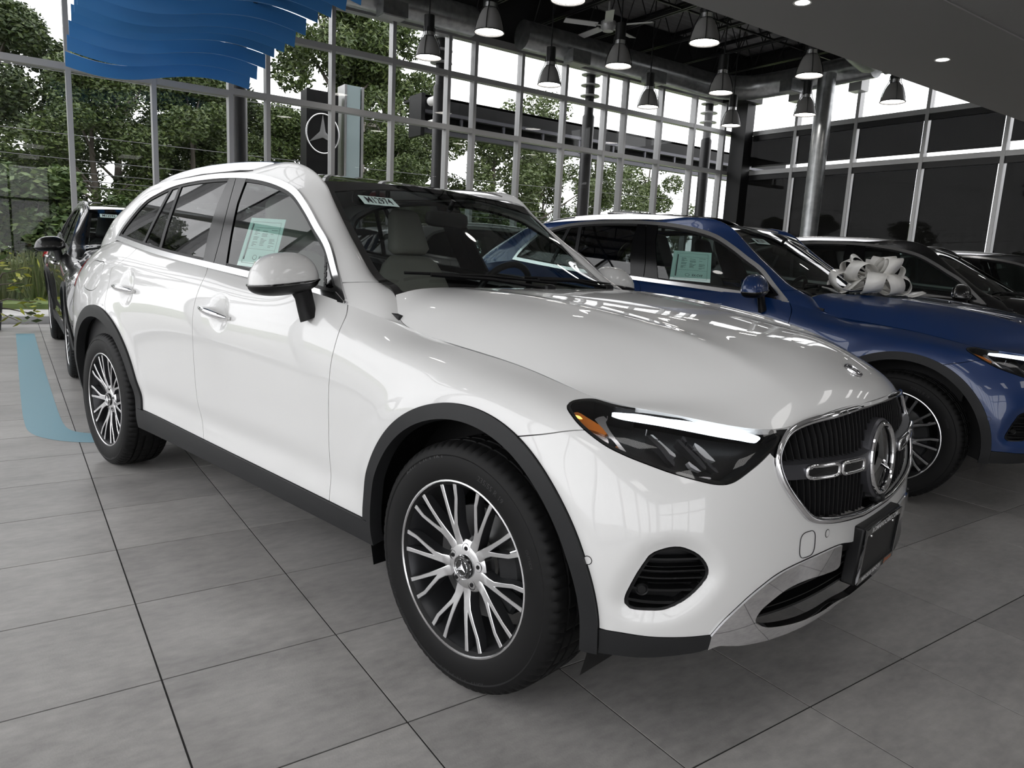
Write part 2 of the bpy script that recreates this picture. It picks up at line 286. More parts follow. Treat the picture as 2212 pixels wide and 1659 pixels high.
INL = {
 'led': [(0.981,0.803),(0.947,0.808),(0.871,0.813),(0.800,0.814),(0.744,0.822),(0.672,0.822),(0.628,0.816),(0.587,0.792),(0.575,0.775),(0.581,0.752),(0.637,0.774),(0.716,0.785),(0.806,0.789),(0.877,0.791),(0.950,0.794)],
 'amber': [(1.082,0.757),(1.072,0.767),(1.030,0.761),(0.993,0.749),(0.981,0.737),(0.970,0.721),(0.999,0.724),(1.043,0.723)],
 'amber_lit': [(1.080,0.756),(1.065,0.757),(1.046,0.756),(1.045,0.750),(1.061,0.747),(1.073,0.750)],
 'side_reflector': [(1.043,0.721),(0.999,0.721),(0.971,0.718),(0.976,0.684),(1.000,0.687),(1.026,0.701)],
 'amber2': [(0.951,0.701),(0.941,0.684),(0.949,0.672),(0.958,0.676)],
 'arm': [(0.996,0.777),(0.966,0.787),(0.976,0.765),(0.971,0.751),(0.937,0.694),(0.925,0.673),(0.934,0.671),(0.953,0.698),(0.988,0.745),(1.010,0.761)],
 'low_trim': [(0.933,0.677),(0.882,0.658),(0.831,0.643),(0.777,0.627),(0.727,0.620),(0.728,0.616),(0.779,0.620),(0.832,0.637),(0.883,0.652),(0.929,0.667)],
 'blade1': [(0.857,0.793),(0.836,0.762),(0.809,0.714),(0.797,0.694),(0.794,0.686),(0.811,0.693),(0.825,0.719),(0.843,0.761)],
 'blade2': [(0.740,0.758),(0.725,0.740),(0.707,0.702),(0.696,0.679),(0.716,0.687),(0.729,0.702),(0.739,0.732)],
 'blade3': [(0.774,0.683),(0.762,0.667),(0.748,0.651),(0.740,0.643),(0.763,0.648),(0.771,0.664)],
 'fin1': [(0.866,0.758),(0.861,0.760),(0.827,0.712),(0.812,0.655),(0.819,0.655),(0.840,0.704)],
 'fin2': [(0.791,0.755),(0.786,0.757),(0.767,0.722),(0.742,0.679),(0.730,0.644),(0.737,0.646),(0.759,0.683)],
 'fin3': [(0.775,0.767),(0.770,0.770),(0.755,0.729),(0.729,0.685),(0.699,0.633),(0.706,0.635),(0.736,0.677)],
}
GL = {
 'b_pillar': [(-1.946,1.555),(-1.788,1.549),(-1.757,1.436),(-1.707,1.312),(-1.642,1.167),(-1.873,1.178),(-1.923,1.309),(-1.950,1.439)],
 'div1': [(-2.568,1.535),(-2.642,1.213)],
 'div2': [(-2.470,1.544),(-2.399,1.197)],
 'b_mid': [(-1.883,1.568),(-1.829,1.416),(-1.781,1.269),(-1.761,1.146)],
 'sail': [(-0.920,1.255),(-0.842,1.107)],
 'paper': [(-1.588,1.373),(-1.298,1.365),(-1.247,1.163),(-1.557,1.170)],
}
# ================================================================ blender helpers
def tag(o, label=None, cat=None, group=None, kind=None):
    if label: o['label'] = label
    if cat: o['category'] = cat
    if group: o['group'] = group
    if kind: o['kind'] = kind
    return o
def empty(name, loc=(0, 0, 0), rz=0, parent=None):
    o = bpy.data.objects.new(name, None); COL.objects.link(o); o.location = loc; o.rotation_euler = (0, 0, rz); o.parent = parent
    o.empty_display_size = .1
    return o
def link(name, me, parent=None, m=None):
    o = bpy.data.objects.new(name, me); COL.objects.link(o); o.parent = parent
    if m is not None and not me.materials:
        for k in (m if isinstance(m, (list, tuple)) else [m]): me.materials.append(k)
    return o
def tm_obj(name, t, m, parent=None):
    """object from a TM, keeping its smooth normals"""
    me = bpy.data.meshes.new(name); n = len(t.T)
    me.vertices.add(len(t.V)); me.vertices.foreach_set('co', t.V.astype(np.float32).ravel())
    me.loops.add(n * 3); me.loops.foreach_set('vertex_index', t.T.astype(np.int32).ravel())
    me.polygons.add(n); me.polygons.foreach_set('loop_start', np.arange(0, 3 * n, 3, dtype=np.int32)); me.polygons.foreach_set('loop_total', np.full(n, 3, np.int32))
    me.update(calc_edges=True); me.polygons.foreach_set('use_smooth', np.ones(n, bool))
    me.validate(clean_customdata=False)
    if len(me.vertices) == len(t.N): me.normals_split_custom_set_from_vertices([tuple(v) for v in t.N.astype(float)])
    return link(name, me, parent, m)
class MB:
    """collects plain shapes; build() links them as one mesh object"""
    def __init__(s): s.v = []; s.f = []; s.mi = []
    def add(s, V, F, mi=0, M=None):
        V = np.asarray(V, float)
        if M is not None:
            M = np.array(M); V = V @ M[:3, :3].T + M[:3, 3]
        o = len(s.v); s.v += [tuple(p) for p in V]; s.f += [tuple(i + o for i in f) for f in F]; s.mi += [mi] * len(F); return s
    def box(s, a, b, mi=0, M=None):
        x0, y0, z0 = a; x1, y1, z1 = b
        V = [(x0, y0, z0), (x1, y0, z0), (x1, y1, z0), (x0, y1, z0), (x0, y0, z1), (x1, y0, z1), (x1, y1, z1), (x0, y1, z1)]
        return s.add(V, [(0, 3, 2, 1), (4, 5, 6, 7), (0, 1, 5, 4), (1, 2, 6, 5), (2, 3, 7, 6), (3, 0, 4, 7)], mi, M)
    def cbox(s, c, d, mi=0, M=None):
        return s.box([c[k] - d[k] / 2 for k in range(3)], [c[k] + d[k] / 2 for k in range(3)], mi, M)
    def tube(s, pts, r, n=8, mi=0, cap=True, M=None, closed=False, up=None, sq=1.0):
        """tube along pts; r scalar or list; sq flattens the section across 'up'"""
        P = np.asarray(pts, float); k = len(P); r = np.full(k, r) if np.isscalar(r) else np.asarray(r)
        T = np.gradient(P, axis=0) if not closed else (np.roll(P, -1, 0) - np.roll(P, 1, 0)); T /= np.maximum(np.linalg.norm(T, axis=1, keepdims=True), 1e-9)
        u = np.asarray(up if up is not None else ((0, 0, 1) if abs(T[0][2]) < .9 else (1, 0, 0)), float); V = []
        for i in range(k):
            a = np.cross(T[i], u); a /= max(np.linalg.norm(a), 1e-9); b = np.cross(a, T[i])
            if up is None: u = b
            for j in range(n):
                t = 2 * math.pi * j / n; V.append(P[i] + r[i] * (math.cos(t) * a + sq * math.sin(t) * b))
        F = []
        for i in range(k if closed else k - 1):
            for j in range(n):
                i2 = (i + 1) % k; F.append((i * n + j, i * n + (j + 1) % n, i2 * n + (j + 1) % n, i2 * n + j))
        if cap and not closed: F += [tuple(range(n))[::-1], tuple((k - 1) * n + j for j in range(n))]
        return s.add(V, F, mi, M)
    def lathe(s, prof, n=32, mi=0, axis=2, M=None, closed=False, arc=(0, 2 * math.pi)):
        """prof: (r, h) pairs turned about the axis"""
        V = []; full = abs(arc[1] - arc[0] - 2 * math.pi) < 1e-6; m = n if full else n + 1
        for j in range(m):
            t = arc[0] + (arc[1] - arc[0]) * j / n
            for r, h in prof:
                p = [r * math.cos(t), r * math.sin(t)]; p.insert(axis, h); V.append(p)
        k = len(prof); F = []; kk = k if closed else k - 1
        for j in range(n):
            for i in range(kk):
                a, b = j * k + i, j * k + (i + 1) % k; c, d = ((j + 1) % m) * k + (i + 1) % k, ((j + 1) % m) * k + i
                F.append((a, d, c, b) if axis != 1 else (a, b, c, d))
        return s.add(V, F, mi, M)
    def prism(s, poly, h0, h1, axis=2, mi=0, M=None):
        """extrude a 2D polygon along an axis"""
        n = len(poly); V = []
        for h in (h0, h1):
            for p in poly:
                q = list(p); q.insert(axis, h); V.append(q)
        F = [tuple(range(n))[::-1], tuple(range(n, 2 * n))] + [(i, (i + 1) % n, n + (i + 1) % n, n + i) for i in range(n)]
        return s.add(V, F, mi, M)
    def ellip(s, c, r, p=2.0, n=20, mi=0, M=None):
        """superellipsoid: p=2 ball, larger p = softer box"""
        V = []; m = n // 2
        e = lambda t: math.copysign(abs(t) ** (2 / p), t)
        for i in range(m + 1):
            a = -math.pi / 2 + math.pi * i / m
            for j in range(n):
                b = 2 * math.pi * j / n
                V.append((c[0] + r[0] * e(math.cos(a)) * e(math.cos(b)), c[1] + r[1] * e(math.cos(a)) * e(math.sin(b)), c[2] + r[2] * e(math.sin(a))))
        F = [(i * n + j, i * n + (j + 1) % n, (i + 1) * n + (j + 1) % n, (i + 1) * n + j) for i in range(m) for j in range(n)]
        return s.add(V, F, mi, M)
    def build(s, name, m, parent=None, smooth=35, weld=False):
        me = bpy.data.meshes.new(name); me.from_pydata(s.v, [], s.f)
        mats = m if isinstance(m, (list, tuple)) else [m]
        for k in mats: me.materials.append(k)
        if len(mats) > 1: me.polygons.foreach_set('material_index', s.mi)
        bm = bmesh.new(); bm.from_mesh(me)
        bmesh.ops.remove_doubles(bm, verts=bm.verts, dist=1e-5)
        bmesh.ops.recalc_face_normals(bm, faces=bm.faces); bm.to_mesh(me); bm.free()
        if smooth:
            me.polygons.foreach_set('use_smooth', np.ones(len(me.polygons), bool)); me.set_sharp_from_angle(angle=math.radians(smooth))
        me.update()
        return link(name, me, parent)
def copy_tree(o, parent=None, mats=None, skip=()):
    """a thing with its parts and sub-parts; mats maps a material to another"""
    c = o.copy(); COL.objects.link(c); c.parent = parent
    if mats and o.type == 'MESH':
        for i, sl in enumerate(c.material_slots):
            src = o.material_slots[i].material
            if src and src.name in mats: sl.link = 'OBJECT'; sl.material = mats[src.name]
    for ch in list(o.children):
        if ch.name.split('.')[0] not in skip: copy_tree(ch, c, mats, skip)
    return c
_fc = {}
def text_mesh(txt, size=1.0, bold=False, depth=0.0, italic=0.0, sx=1.0):
    """vertices (centred) and faces of lettering in the built-in font"""
    k = (txt, size, depth, italic, sx)
    if k not in _fc:
        cu = bpy.data.curves.new('t', 'FONT'); cu.body = txt; cu.size = size; cu.align_x = 'CENTER'; cu.align_y = 'CENTER'; cu.extrude = depth; cu.shear = italic
        cu.resolution_u = 2; cu.offset = .012 * size if bold else 0
        o = bpy.data.objects.new('t', cu); COL.objects.link(o); dg = bpy.context.evaluated_depsgraph_get()
        me = bpy.data.meshes.new_from_object(o.evaluated_get(dg))
        V = np.array([tuple(v.co) for v in me.vertices]).reshape(-1, 3); F = [tuple(p.vertices) for p in me.polygons]
        V[:, 0] *= sx
        bpy.data.objects.remove(o); bpy.data.curves.remove(cu); bpy.data.meshes.remove(me); _fc[k] = (V, F)
    return _fc[k]
def rot_m(ax, a, loc=(0, 0, 0)):
    return Matrix.Translation(loc) @ Matrix.Rotation(a, 4, ax)

# ================================================================ materials
MT = {}
def mat(name, col=(.5, .5, .5), rough=.5, metal=0.0, coat=0.0, emit=None, es=0.0, spec=.5, sheen=0.0):
    m = bpy.data.materials.new(name); m.use_nodes = True; b = m.node_tree.nodes['Principled BSDF']
    b.inputs['Base Color'].default_value = (*col, 1); b.inputs['Roughness'].default_value = rough; b.inputs['Metallic'].default_value = metal
    b.inputs['Coat Weight'].default_value = coat; b.inputs['Coat Roughness'].default_value = .015; b.inputs['Specular IOR Level'].default_value = spec
    if emit: b.inputs['Emission Color'].default_value = (*emit, 1); b.inputs['Emission Strength'].default_value = es
    MT[name] = m; return m
def nodes(m): return m.node_tree.nodes, m.node_tree.links, m.node_tree.nodes['Principled BSDF']
def glass(name, tint, f0=.045):
    """clear sheet: mirror reflection growing towards grazing view (same from both faces) over tinted see-through"""
    m = bpy.data.materials.new(name); m.use_nodes = True; n = m.node_tree.nodes; l = m.node_tree.links; n.clear()
    o = n.new('ShaderNodeOutputMaterial'); mx = n.new('ShaderNodeMixShader'); t = n.new('ShaderNodeBsdfTransparent'); g = n.new('ShaderNodeBsdfGlossy'); f = n.new('ShaderNodeLayerWeight')
    t.inputs[0].default_value = (*tint, 1); g.inputs['Roughness'].default_value = 0; f.inputs[0].default_value = .5
    pw = n.new('ShaderNodeMath'); pw.operation = 'POWER'; pw.inputs[1].default_value = 5.0; ma = n.new('ShaderNodeMath'); ma.operation = 'MULTIPLY_ADD'; ma.inputs[1].default_value = 1 - f0; ma.inputs[2].default_value = f0
    l.new(f.outputs['Facing'], pw.inputs[0]); l.new(pw.outputs[0], ma.inputs[0]); l.new(ma.outputs[0], mx.inputs[0]); l.new(t.outputs[0], mx.inputs[1]); l.new(g.outputs[0], mx.inputs[2]); l.new(mx.outputs[0], o.inputs[0])
    MT[name] = m; return m
def noise_mix(m, c1, c2, scale=5, detail=4, lo=.35, hi=.65, rough=None, bump=0, stretch=None, dist=0.0):
    """procedural two-colour mottling (and optional roughness range / bump)"""
    n, l, b = nodes(m); tc = n.new('ShaderNodeTexCoord'); mp = n.new('ShaderNodeMapping'); tx = n.new('ShaderNodeTexNoise'); rp = n.new('ShaderNodeValToRGB')
    if stretch: mp.inputs['Scale'].default_value = stretch
    tx.inputs['Scale'].default_value = scale; tx.inputs['Detail'].default_value = detail; tx.inputs['Distortion'].default_value = dist
    rp.color_ramp.elements[0].position = lo; rp.color_ramp.elements[1].position = hi
    rp.color_ramp.elements[0].color = (*c1, 1); rp.color_ramp.elements[1].color = (*c2, 1)
    l.new(tc.outputs['Object'], mp.inputs[0]); l.new(mp.outputs[0], tx.inputs[0]); l.new(tx.outputs[0], rp.inputs[0]); l.new(rp.outputs[0], b.inputs['Base Color'])
    if bump:
        bp = n.new('ShaderNodeBump'); bp.inputs['Strength'].default_value = bump; bp.inputs['Distance'].default_value = .01; l.new(tx.outputs[0], bp.inputs['Height']); l.new(bp.outputs[0], b.inputs['Normal'])
    return m
mat('paint_white', (.74, .74, .735), .32, 0, 1.0)
mat('paint_blue', (.0022, .028, .125), .32, .2, 1.0)
mat('paint_black', (.004, .004, .0045), .25, 0, 1.0)
mat('paint_graphite', (.03, .031, .033), .3, .4, 1.0)
mat('paint_red', (.30, .01, .012), .3, 0, 1.0)
mat('plastic_dark', (.015, .0155, .0165), .5, spec=.3)
noise_mix(MT['plastic_dark'], (.0135, .014, .0152), (.0185, .019, .020), 900, 2, .3, .7, bump=.05)
mat('plastic_black', (.005, .005, .0055), .42, spec=.3)
mat('gloss_black', (.003, .003, .0035), .06, 0, 1.0)
mat('pillar_black', (.003, .003, .0035), .12, spec=.28)
mat('chrome', (.86, .86, .88), .035, 1.0)
mat('satin_metal', (.78, .78, .79), .26, 1.0)
mat('bright_trim', (.80, .80, .81), .16, 1.0)
mat('grey_trim', (.10, .10, .112), .32, .7)
mat('rubber', (.0055, .0055, .0058), .6, spec=.25)
mat('rubber_letter', (.022, .022, .023), .45)
mat('rim_silver', (.80, .80, .81), .24, 1.0)
mat('rim_dark', (.055, .056, .06), .34, .6)
mat('brake_steel', (.17, .17, .17), .4, .9)
mat('leather_cream', (.50, .47, .42), .55)
mat('interior_dark', (.010, .010, .011), .6)
mat('led_white', (.9, .95, 1), .3, emit=(.86, .94, 1.0), es=1.7)
mat('amber_lens', (.55, .16, .015), .2, coat=.5)
mat('amber_lit', (.9, .5, .1), .3, emit=(1.0, .55, .10), es=3.0)
mat('red_lens', (.25, .006, .008), .15, coat=1.0)
mat('reflector_silver', (.75, .72, .72), .18, .9)
mat('frost', (.60, .61, .62), .45, .3)
mat('paper_mint', (.62, .78, .74), .6)
mat('print_ink', (.03, .03, .035), .6)
mat('white_print', (.75, .75, .76), .5)
mat('orange_print', (.55, .14, .03), .5)
glass('glass_screen', (.70, .74, .725), .05)
glass('glass_front_side', (.60, .72, .69), .06)
glass('glass_rear_side', (.20, .21, .21), .075)
glass('lens_clear', (.93, .93, .94), .045)
# ================================================================ the room
mat('grout', (.022, .0215, .021), .85)
def floor_tile_material():
    m = mat('porcelain_tile', (.2, .2, .2), .36); n, l, b = nodes(m)
    tc = n.new('ShaderNodeTexCoord'); ge = n.new('ShaderNodeNewGeometry'); oi = n.new('ShaderNodeObjectInfo')
    def noise(sc, det, vec, st=None):
        t = n.new('ShaderNodeTexNoise'); t.inputs['Scale'].default_value = sc; t.inputs['Detail'].default_value = det; t.inputs['Roughness'].default_value = .6
        mp = n.new('ShaderNodeMapping')
        if st: mp.inputs['Scale'].default_value = st
        l.new(vec, mp.inputs[0]); l.new(mp.outputs[0], t.inputs[0]); return t
    a = noise(1.7, 6, ge.outputs['Position'], (1, 2.2, 1)); c = noise(16, 6, ge.outputs['Position'], (1, 2.0, 1)); d = noise(160, 3, ge.outputs['Position'])
    rp = n.new('ShaderNodeValToRGB'); e = rp.color_ramp.elements; e[0].position = .30; e[1].position = .70
    e[0].color = (.245, .238, .232, 1); e[1].color = (.49, .475, .46, 1)
    ad = n.new('ShaderNodeMath'); ad.operation = 'MULTIPLY_ADD'; ad.inputs[1].default_value = .42; l.new(c.outputs[0], ad.inputs[0])
    m2 = n.new('ShaderNodeMath'); m2.operation = 'MULTIPLY'; m2.inputs[1].default_value = .58; l.new(a.outputs[0], m2.inputs[0]); l.new(m2.outputs[0], ad.inputs[2]); l.new(ad.outputs[0], rp.inputs[0])
    hv = n.new('ShaderNodeHueSaturation'); mr = n.new('ShaderNodeMapRange'); mr.inputs[3].default_value = .88; mr.inputs[4].default_value = 1.10; l.new(oi.outputs['Random'], mr.inputs[0]); l.new(mr.outputs[0], hv.inputs['Value']); l.new(rp.outputs[0], hv.inputs['Color']); l.new(hv.outputs[0], b.inputs['Base Color'])
    rr = n.new('ShaderNodeMapRange'); rr.inputs[3].default_value = .26; rr.inputs[4].default_value = .46; l.new(c.outputs[0], rr.inputs[0]); l.new(rr.outputs[0], b.inputs['Roughness'])
    bp = n.new('ShaderNodeBump'); bp.inputs['Strength'].default_value = .10; bp.inputs['Distance'].default_value = .004; l.new(d.outputs[0], bp.inputs['Height']); l.new(bp.outputs[0], b.inputs['Normal'])
    return m
TILE = floor_tile_material()
mat('aluminium', (.50, .50, .505), .38, .35)
mat('black_steel', (.012, .012, .013), .42)
mat('dark_paint', (.018, .018, .019), .6)
mat('soffit_paint', (.62, .615, .61), .85)
mat('ceiling_tile', (.66, .655, .65), .9)
mat('deck_metal', (.30, .30, .305), .5, .2)
mat('wall_white', (.74, .735, .72), .8)
mat('wall_grey', (.30, .30, .305), .8)
mat('galvanised', (.40, .41, .415), .30, .9)
noise_mix(MT['galvanised'], (.30, .31, .315), (.46, .47, .475), 9, 5, .3, .7)
mat('lamp_shade', (.34, .335, .33), .4)
mat('lamp_glow', (1, 1, 1), .5, emit=(1.0, .96, .90), es=20.0)
mat('panel_glow', (1, 1, 1), .5, emit=(1.0, .98, .96), es=2.6)
mat('down_glow', (1, 1, 1), .5, emit=(1.0, .97, .93), es=10.0)
glass('pane_glass', (.978, .98, .98), .015)
def shade_material():
    m = bpy.data.materials.new('mesh_shade'); m.use_nodes = True; n = m.node_tree.nodes; l = m.node_tree.links; n.clear()
    o = n.new('ShaderNodeOutputMaterial'); mx = n.new('ShaderNodeMixShader'); t = n.new('ShaderNodeBsdfTransparent'); d = n.new('ShaderNodeBsdfDiffuse')
    d.inputs[0].default_value = (.012, .0118, .0115, 1); t.inputs[0].default_value = (.62, .62, .62, 1)
    tc = n.new('ShaderNodeTexCoord'); mp = n.new('ShaderNodeMapping'); mp.inputs['Scale'].default_value = (1, 22, .25); nz = n.new('ShaderNodeTexNoise'); nz.inputs['Scale'].default_value = 1.5
    mr = n.new('ShaderNodeMapRange'); mr.inputs[3].default_value = .105; mr.inputs[4].default_value = .15
    l.new(tc.outputs['Object'], mp.inputs[0]); l.new(mp.outputs[0], nz.inputs[0]); l.new(nz.outputs[0], mr.inputs[0]); l.new(mr.outputs[0], mx.inputs[0]); l.new(d.outputs[0], mx.inputs[1]); l.new(t.outputs[0], mx.inputs[2]); l.new(mx.outputs[0], o.inputs[0])
    MT['mesh_shade'] = m; return m
shade_material()
def boxo(name, a, b, m, parent=None):
    q = MB(); q.box(a, b); return q.build(name, MT[m] if isinstance(m, str) else m, parent, 0)
_bx = {}
def boxs(name, a, b, m, parent=None):
    """box that shares its mesh with boxes of the same size; origin at its corner"""
    d = tuple(round(b[k] - a[k], 4) for k in range(3)); key = (name, d, m)
    if key not in _bx:
        o = boxo(name, (0, 0, 0), d, m, parent); _bx[key] = o.data
    else:
        o = link(name, _bx[key], parent)
    o.location = a; return o
XA0, XA1, YA, XB = -4.2, 13.05, 10.35, 13.05
YF = -9.0; ZS = 3.60; YS = 3.06; ZD = 6.35

# ---------------- floor: grout bed, tiles one by one
GX, GY, TA, TB = -2.138, .254, .52655, .53054
floor = tag(boxo('floor', (XA0, YF, -.15), (XB, YA + .3, -.0025), 'grout'), kind='structure')
def to_px(p):
    d = np.array(p) - np.array(CAM_P); z = d @ _f
    return (1106 + 1559.47 * (d @ _r) / z, 829.5 - 1559.47 * (d @ _u) / z, z) if z > .2 else (0, 0, -1)
def tile_v(x0, y0, x1, y1, g=.0028):
    return (x0 + g, y0 + g), (x1 - g, y1 - g)
cand = []; rest_t = []
for i in range(-15, 29):
    for j in range(-18, 19):
        x0, y0 = GX + TA * i, GY + TB * j; x1, y1 = x0 + TA, y0 + TB
        x0, x1, y0, y1 = max(x0, XA0), min(x1, XB), max(y0, YF), min(y1, YA)
        if x1 - x0 < .02 or y1 - y0 < .02: continue
        q = [to_px((x, y, 0)) for x, y in ((x0, y0), (x1, y0), (x1, y1), (x0, y1), ((x0 + x1) / 2, (y0 + y1) / 2))]
        vis = any(z > 0 and -40 < u < 2252 and 640 < v < 1700 for u, v, z in q)
        (cand if vis else rest_t).append((min([z for *_, z in q if z > 0] or [99]), x0, y0, x1, y1))
cand.sort(); tm_ = None
for k, (z, x0, y0, x1, y1) in enumerate(cand):
    if k >= 295: rest_t.append((z, x0, y0, x1, y1)); continue
    a, b = tile_v(x0, y0, x1, y1); boxs('tile', (a[0], a[1], -.012), (b[0], b[1], 0), TILE, floor)
bm_ = MB()
for z, x0, y0, x1, y1 in rest_t:
    a, b = tile_v(x0, y0, x1, y1); bm_.add([(a[0], a[1], 0), (b[0], a[1], 0), (b[0], b[1], 0), (a[0], b[1], 0)], [(0, 1, 2, 3)])
tag(bm_.build('far_tiles', TILE, floor, 0), kind='stuff')

# ---------------- window wall behind the cars
wa = tag(boxo('wall_back', (XA0, YA, 0), (XA1, YA + .16, .10), 'aluminium'), kind='structure')
mx = [-.017 + 1.085 * 0, 1.062, 1.635, 2.705, 3.795, 4.898, 5.459, 6.520, 7.612, 8.715, 9.290, 10.378, 11.478, 12.540]
mx = [-3.86, -2.74, -2.17, -1.089] + mx
TZ = (3.58, 4.52); TOP = 5.16
for x in mx: boxs('mullion', (x - .033, YA, .10), (x + .033, YA + .16, TOP), 'aluminium', wa)
xs_ = mx + [12.98]
for x0, x1 in zip(xs_[:-1], xs_[1:]):
    hs = [.10] + ([3.54] if x1 < 1.1 else list(TZ)) + [TOP]
    if x1 < 1.1: hs = [.10, 3.54, TOP]
    for k, (z0, z1) in enumerate(zip(hs[:-1], hs[1:])):
        boxs('pane', (x0 + .033, YA + .07, z0 + (.04 if k else 0)), (x1 - .033, YA + .082, z1 - (.04 if k < len(hs) - 2 else 0)), 'pane_glass', wa)
        if k: boxs('transom', (x0 + .033, YA + .005, z0 - .045), (x1 - .033, YA + .15, z0 + .045), 'aluminium', wa)
boxo('head_rail', (XA0, YA, TOP), (XA1, YA + .16, TOP + .13), 'aluminium', wa)
boxo('bulkhead', (XA0, YA + .02, TOP + .13), (XA1 + .3, YA + .30, ZD), 'dark_paint', wa)

# ---------------- shaded window wall on the right
wb = tag(boxo('wall_right', (XB, YF, 0), (XB + .16, 10.0, .10), 'aluminium'), kind='structure')
my = [8.77, 7.31, 5.84, 4.38, 2.92, 1.46, 0, -1.46, -2.92, -4.38, -5.84, -7.3]
for y in my: boxs('mullion', (XB, y - .035, .10), (XB + .16, y + .035, 5.42), 'aluminium', wb)
ys_ = [9.98] + my
for k_, (y1, y0) in enumerate(zip(ys_[:-1], ys_[1:])):
    for k, (z0, z1) in enumerate(((.10, 3.59), (3.59, 4.51), (4.51, 5.42))):
        boxs('pane', (XB + .09, y0 + .035, z0 + (.045 if k else 0)), (XB + .102, y1 - .035, z1 - .045), 'pane_glass', wb)
        if k: boxs('transom', (XB + .005, y0 + .035, z0 - .05), (XB + .15, y1 - .035, z0 + .05), 'aluminium', wb)
        if k < 2:
            zb = .12 if k == 0 else z0 + .17
            if k_ == 4 and k == 1: zb = z0 + .25
            boxs('roller_shade', (XB + .055, y0 + .07, zb), (XB + .058, y1 - (.0 if k_ == 0 else .07), z1 - .05), 'mesh_shade', wb)
            boxs('shade_cassette', (XB + .03, y0 + .037, z1 - .17), (XB + .085, y1 - .037, z1 - .052), 'black_steel', wb)
            boxs('shade_bar', (XB + .045, y0 + .07, zb - .04), (XB + .068, y1 - .07, zb), 'black_steel', wb)
boxo('head_rail', (XB, YF, 5.42), (XB + .16, 10.0, 5.50), 'aluminium', wb)
boxo('bulkhead', (XB + .02, YF, 5.50), (XB + .3, 10.35, ZD), 'dark_paint', wb)
col = tag(boxo('trim_1', (12.76, 9.93, 0), (13.05, 10.35, 5.2), 'black_steel'), kind='structure')
tag(boxo('trim_2', (12.35, 9.75, 5.16), (13.05, 10.35, 5.55), 'black_steel'), kind='structure')

# ---------------- glazing on the other two sides (seen in the reflections)
wc = tag(boxo('wall_left', (XA0 - .16, YF, 0), (XA0, YA + .16, .10), 'aluminium'), kind='structure')
for k in range(13):
    y = YF + .05 + k * 1.61; boxs('mullion', (XA0 - .16, y - .035, .10), (XA0, y + .035, 6.2), 'aluminium', wc)
    if k < 12:
        for z0, z1 in ((.10, 3.54), (3.62, 6.2)): boxs('pane', (XA0 - .09, y + .035, z0), (XA0 - .078, y + 1.575, z1), 'pane_glass', wc)
        boxs('transom', (XA0 - .15, y + .035, 3.54), (XA0 - .005, y + 1.575, 3.62), 'aluminium', wc)
boxo('bulkhead', (XA0 - .16, YF, 6.2), (XA0, YA + .16, ZD), 'dark_paint', wc)
wd = tag(boxo('wall_front', (XA0, YF - .16, 0), (XB, YF, .10), 'aluminium'), kind='structure')
for k in range(4):
    x = XA0 + .05 + k * 1.2; boxs('mullion', (x - .035, YF - .16, .10), (x + .035, YF, ZS), 'aluminium', wd)
    if k < 3:
        for z0, z1 in ((.10, 2.4), (2.48, ZS)): boxs('pane', (x + .035, YF - .09, z0), (x + 1.165, YF - .078, z1), 'pane_glass', wd)
        boxs('transom', (x + .035, YF - .15, 2.40), (x + 1.165, YF - .005, 2.48), 'aluminium', wd)
boxo('solid_wall', (XA0 + 3.7, YF - .16, .10), (XB, YF, ZS), 'wall_grey', wd)
boxo('bulkhead', (XA0, YF - .16, ZS), (XB, YF, ZD), 'dark_paint', wd)

# ---------------- ceiling: ribbed deck on open-web joists, lowered soffit
dk_ = MB(); V = []; y = YS - .5; prof = []
while y < YA + .3:
    prof += [(y, ZD), (y + .045, ZD + .04), (y + .10, ZD + .04), (y + .145, ZD)]; y += .19
V = [(XA0, a, h) for a, h in prof] + [(XB + .3, a, h) for a, h in prof]; n_ = len(prof)
dk_.add(V, [(i, i + 1, n_ + i + 1, n_ + i) for i in range(n_ - 1)])
ceil = tag(dk_.build('ceiling', MT['deck_metal'], None, 0), kind='structure')
boxo('roof_slab', (XA0 - .2, YF - .2, ZD + .06), (XB + .3, YA + .3, ZD + .2), 'dark_paint', ceil)
x = XA0 + .6; jm = None
while x < XB:
    if jm is None:
        j = MB(); y0, y1, zb, zt = YS + .02, YA, 5.62, ZD - .03
        for dx in (-.035, .035): j.box((dx - .02, y0, zb), (dx + .02, y1, zb + .045)); j.box((dx - .02, y0, zt - .045), (dx + .02, y1, zt))
        k = 0; y = y0
        while y < y1 - .3: j.tube([(0, y, zb + .02), (0, y + .30, zt - .02)], .011, 5); j.tube([(0, y + .30, zt - .02), (0, y + .60, zb + .02)], .011, 5); y += .60
        o = j.build('joist', MT['black_steel'], ceil, 0); jm = o.data
    else: o = link('joist', jm, ceil)
    o.location = (x, 0, 0); x += 1.28
for y in (5.2, 7.6):
    boxo('bridging', (XA0, y, 5.63), (XB, y + .03, 5.66), 'black_steel', ceil)
sof = tag(boxo('trim_3', (XA0, 1.56, ZS), (XB, YS, ZD), 'soffit_paint'), kind='structure')
c2 = tag(boxo('trim_4', (XA0, YF, ZS + .04), (XB, 1.56, ZS + .3), 'dark_paint'), kind='structure')
for i in range(19):
    for k in range(9):
        x0, y1 = XA0 + i * 1.2, 1.56 - k * 1.2
        if y1 < YF + .2: continue
        boxs('ceiling_tile', (x0 + .004, max(y1 - 1.2, YF) + .004, ZS + .012), (min(x0 + 1.2, XB) - .004, y1 - .004, ZS + .035), 'ceiling_tile', c2)
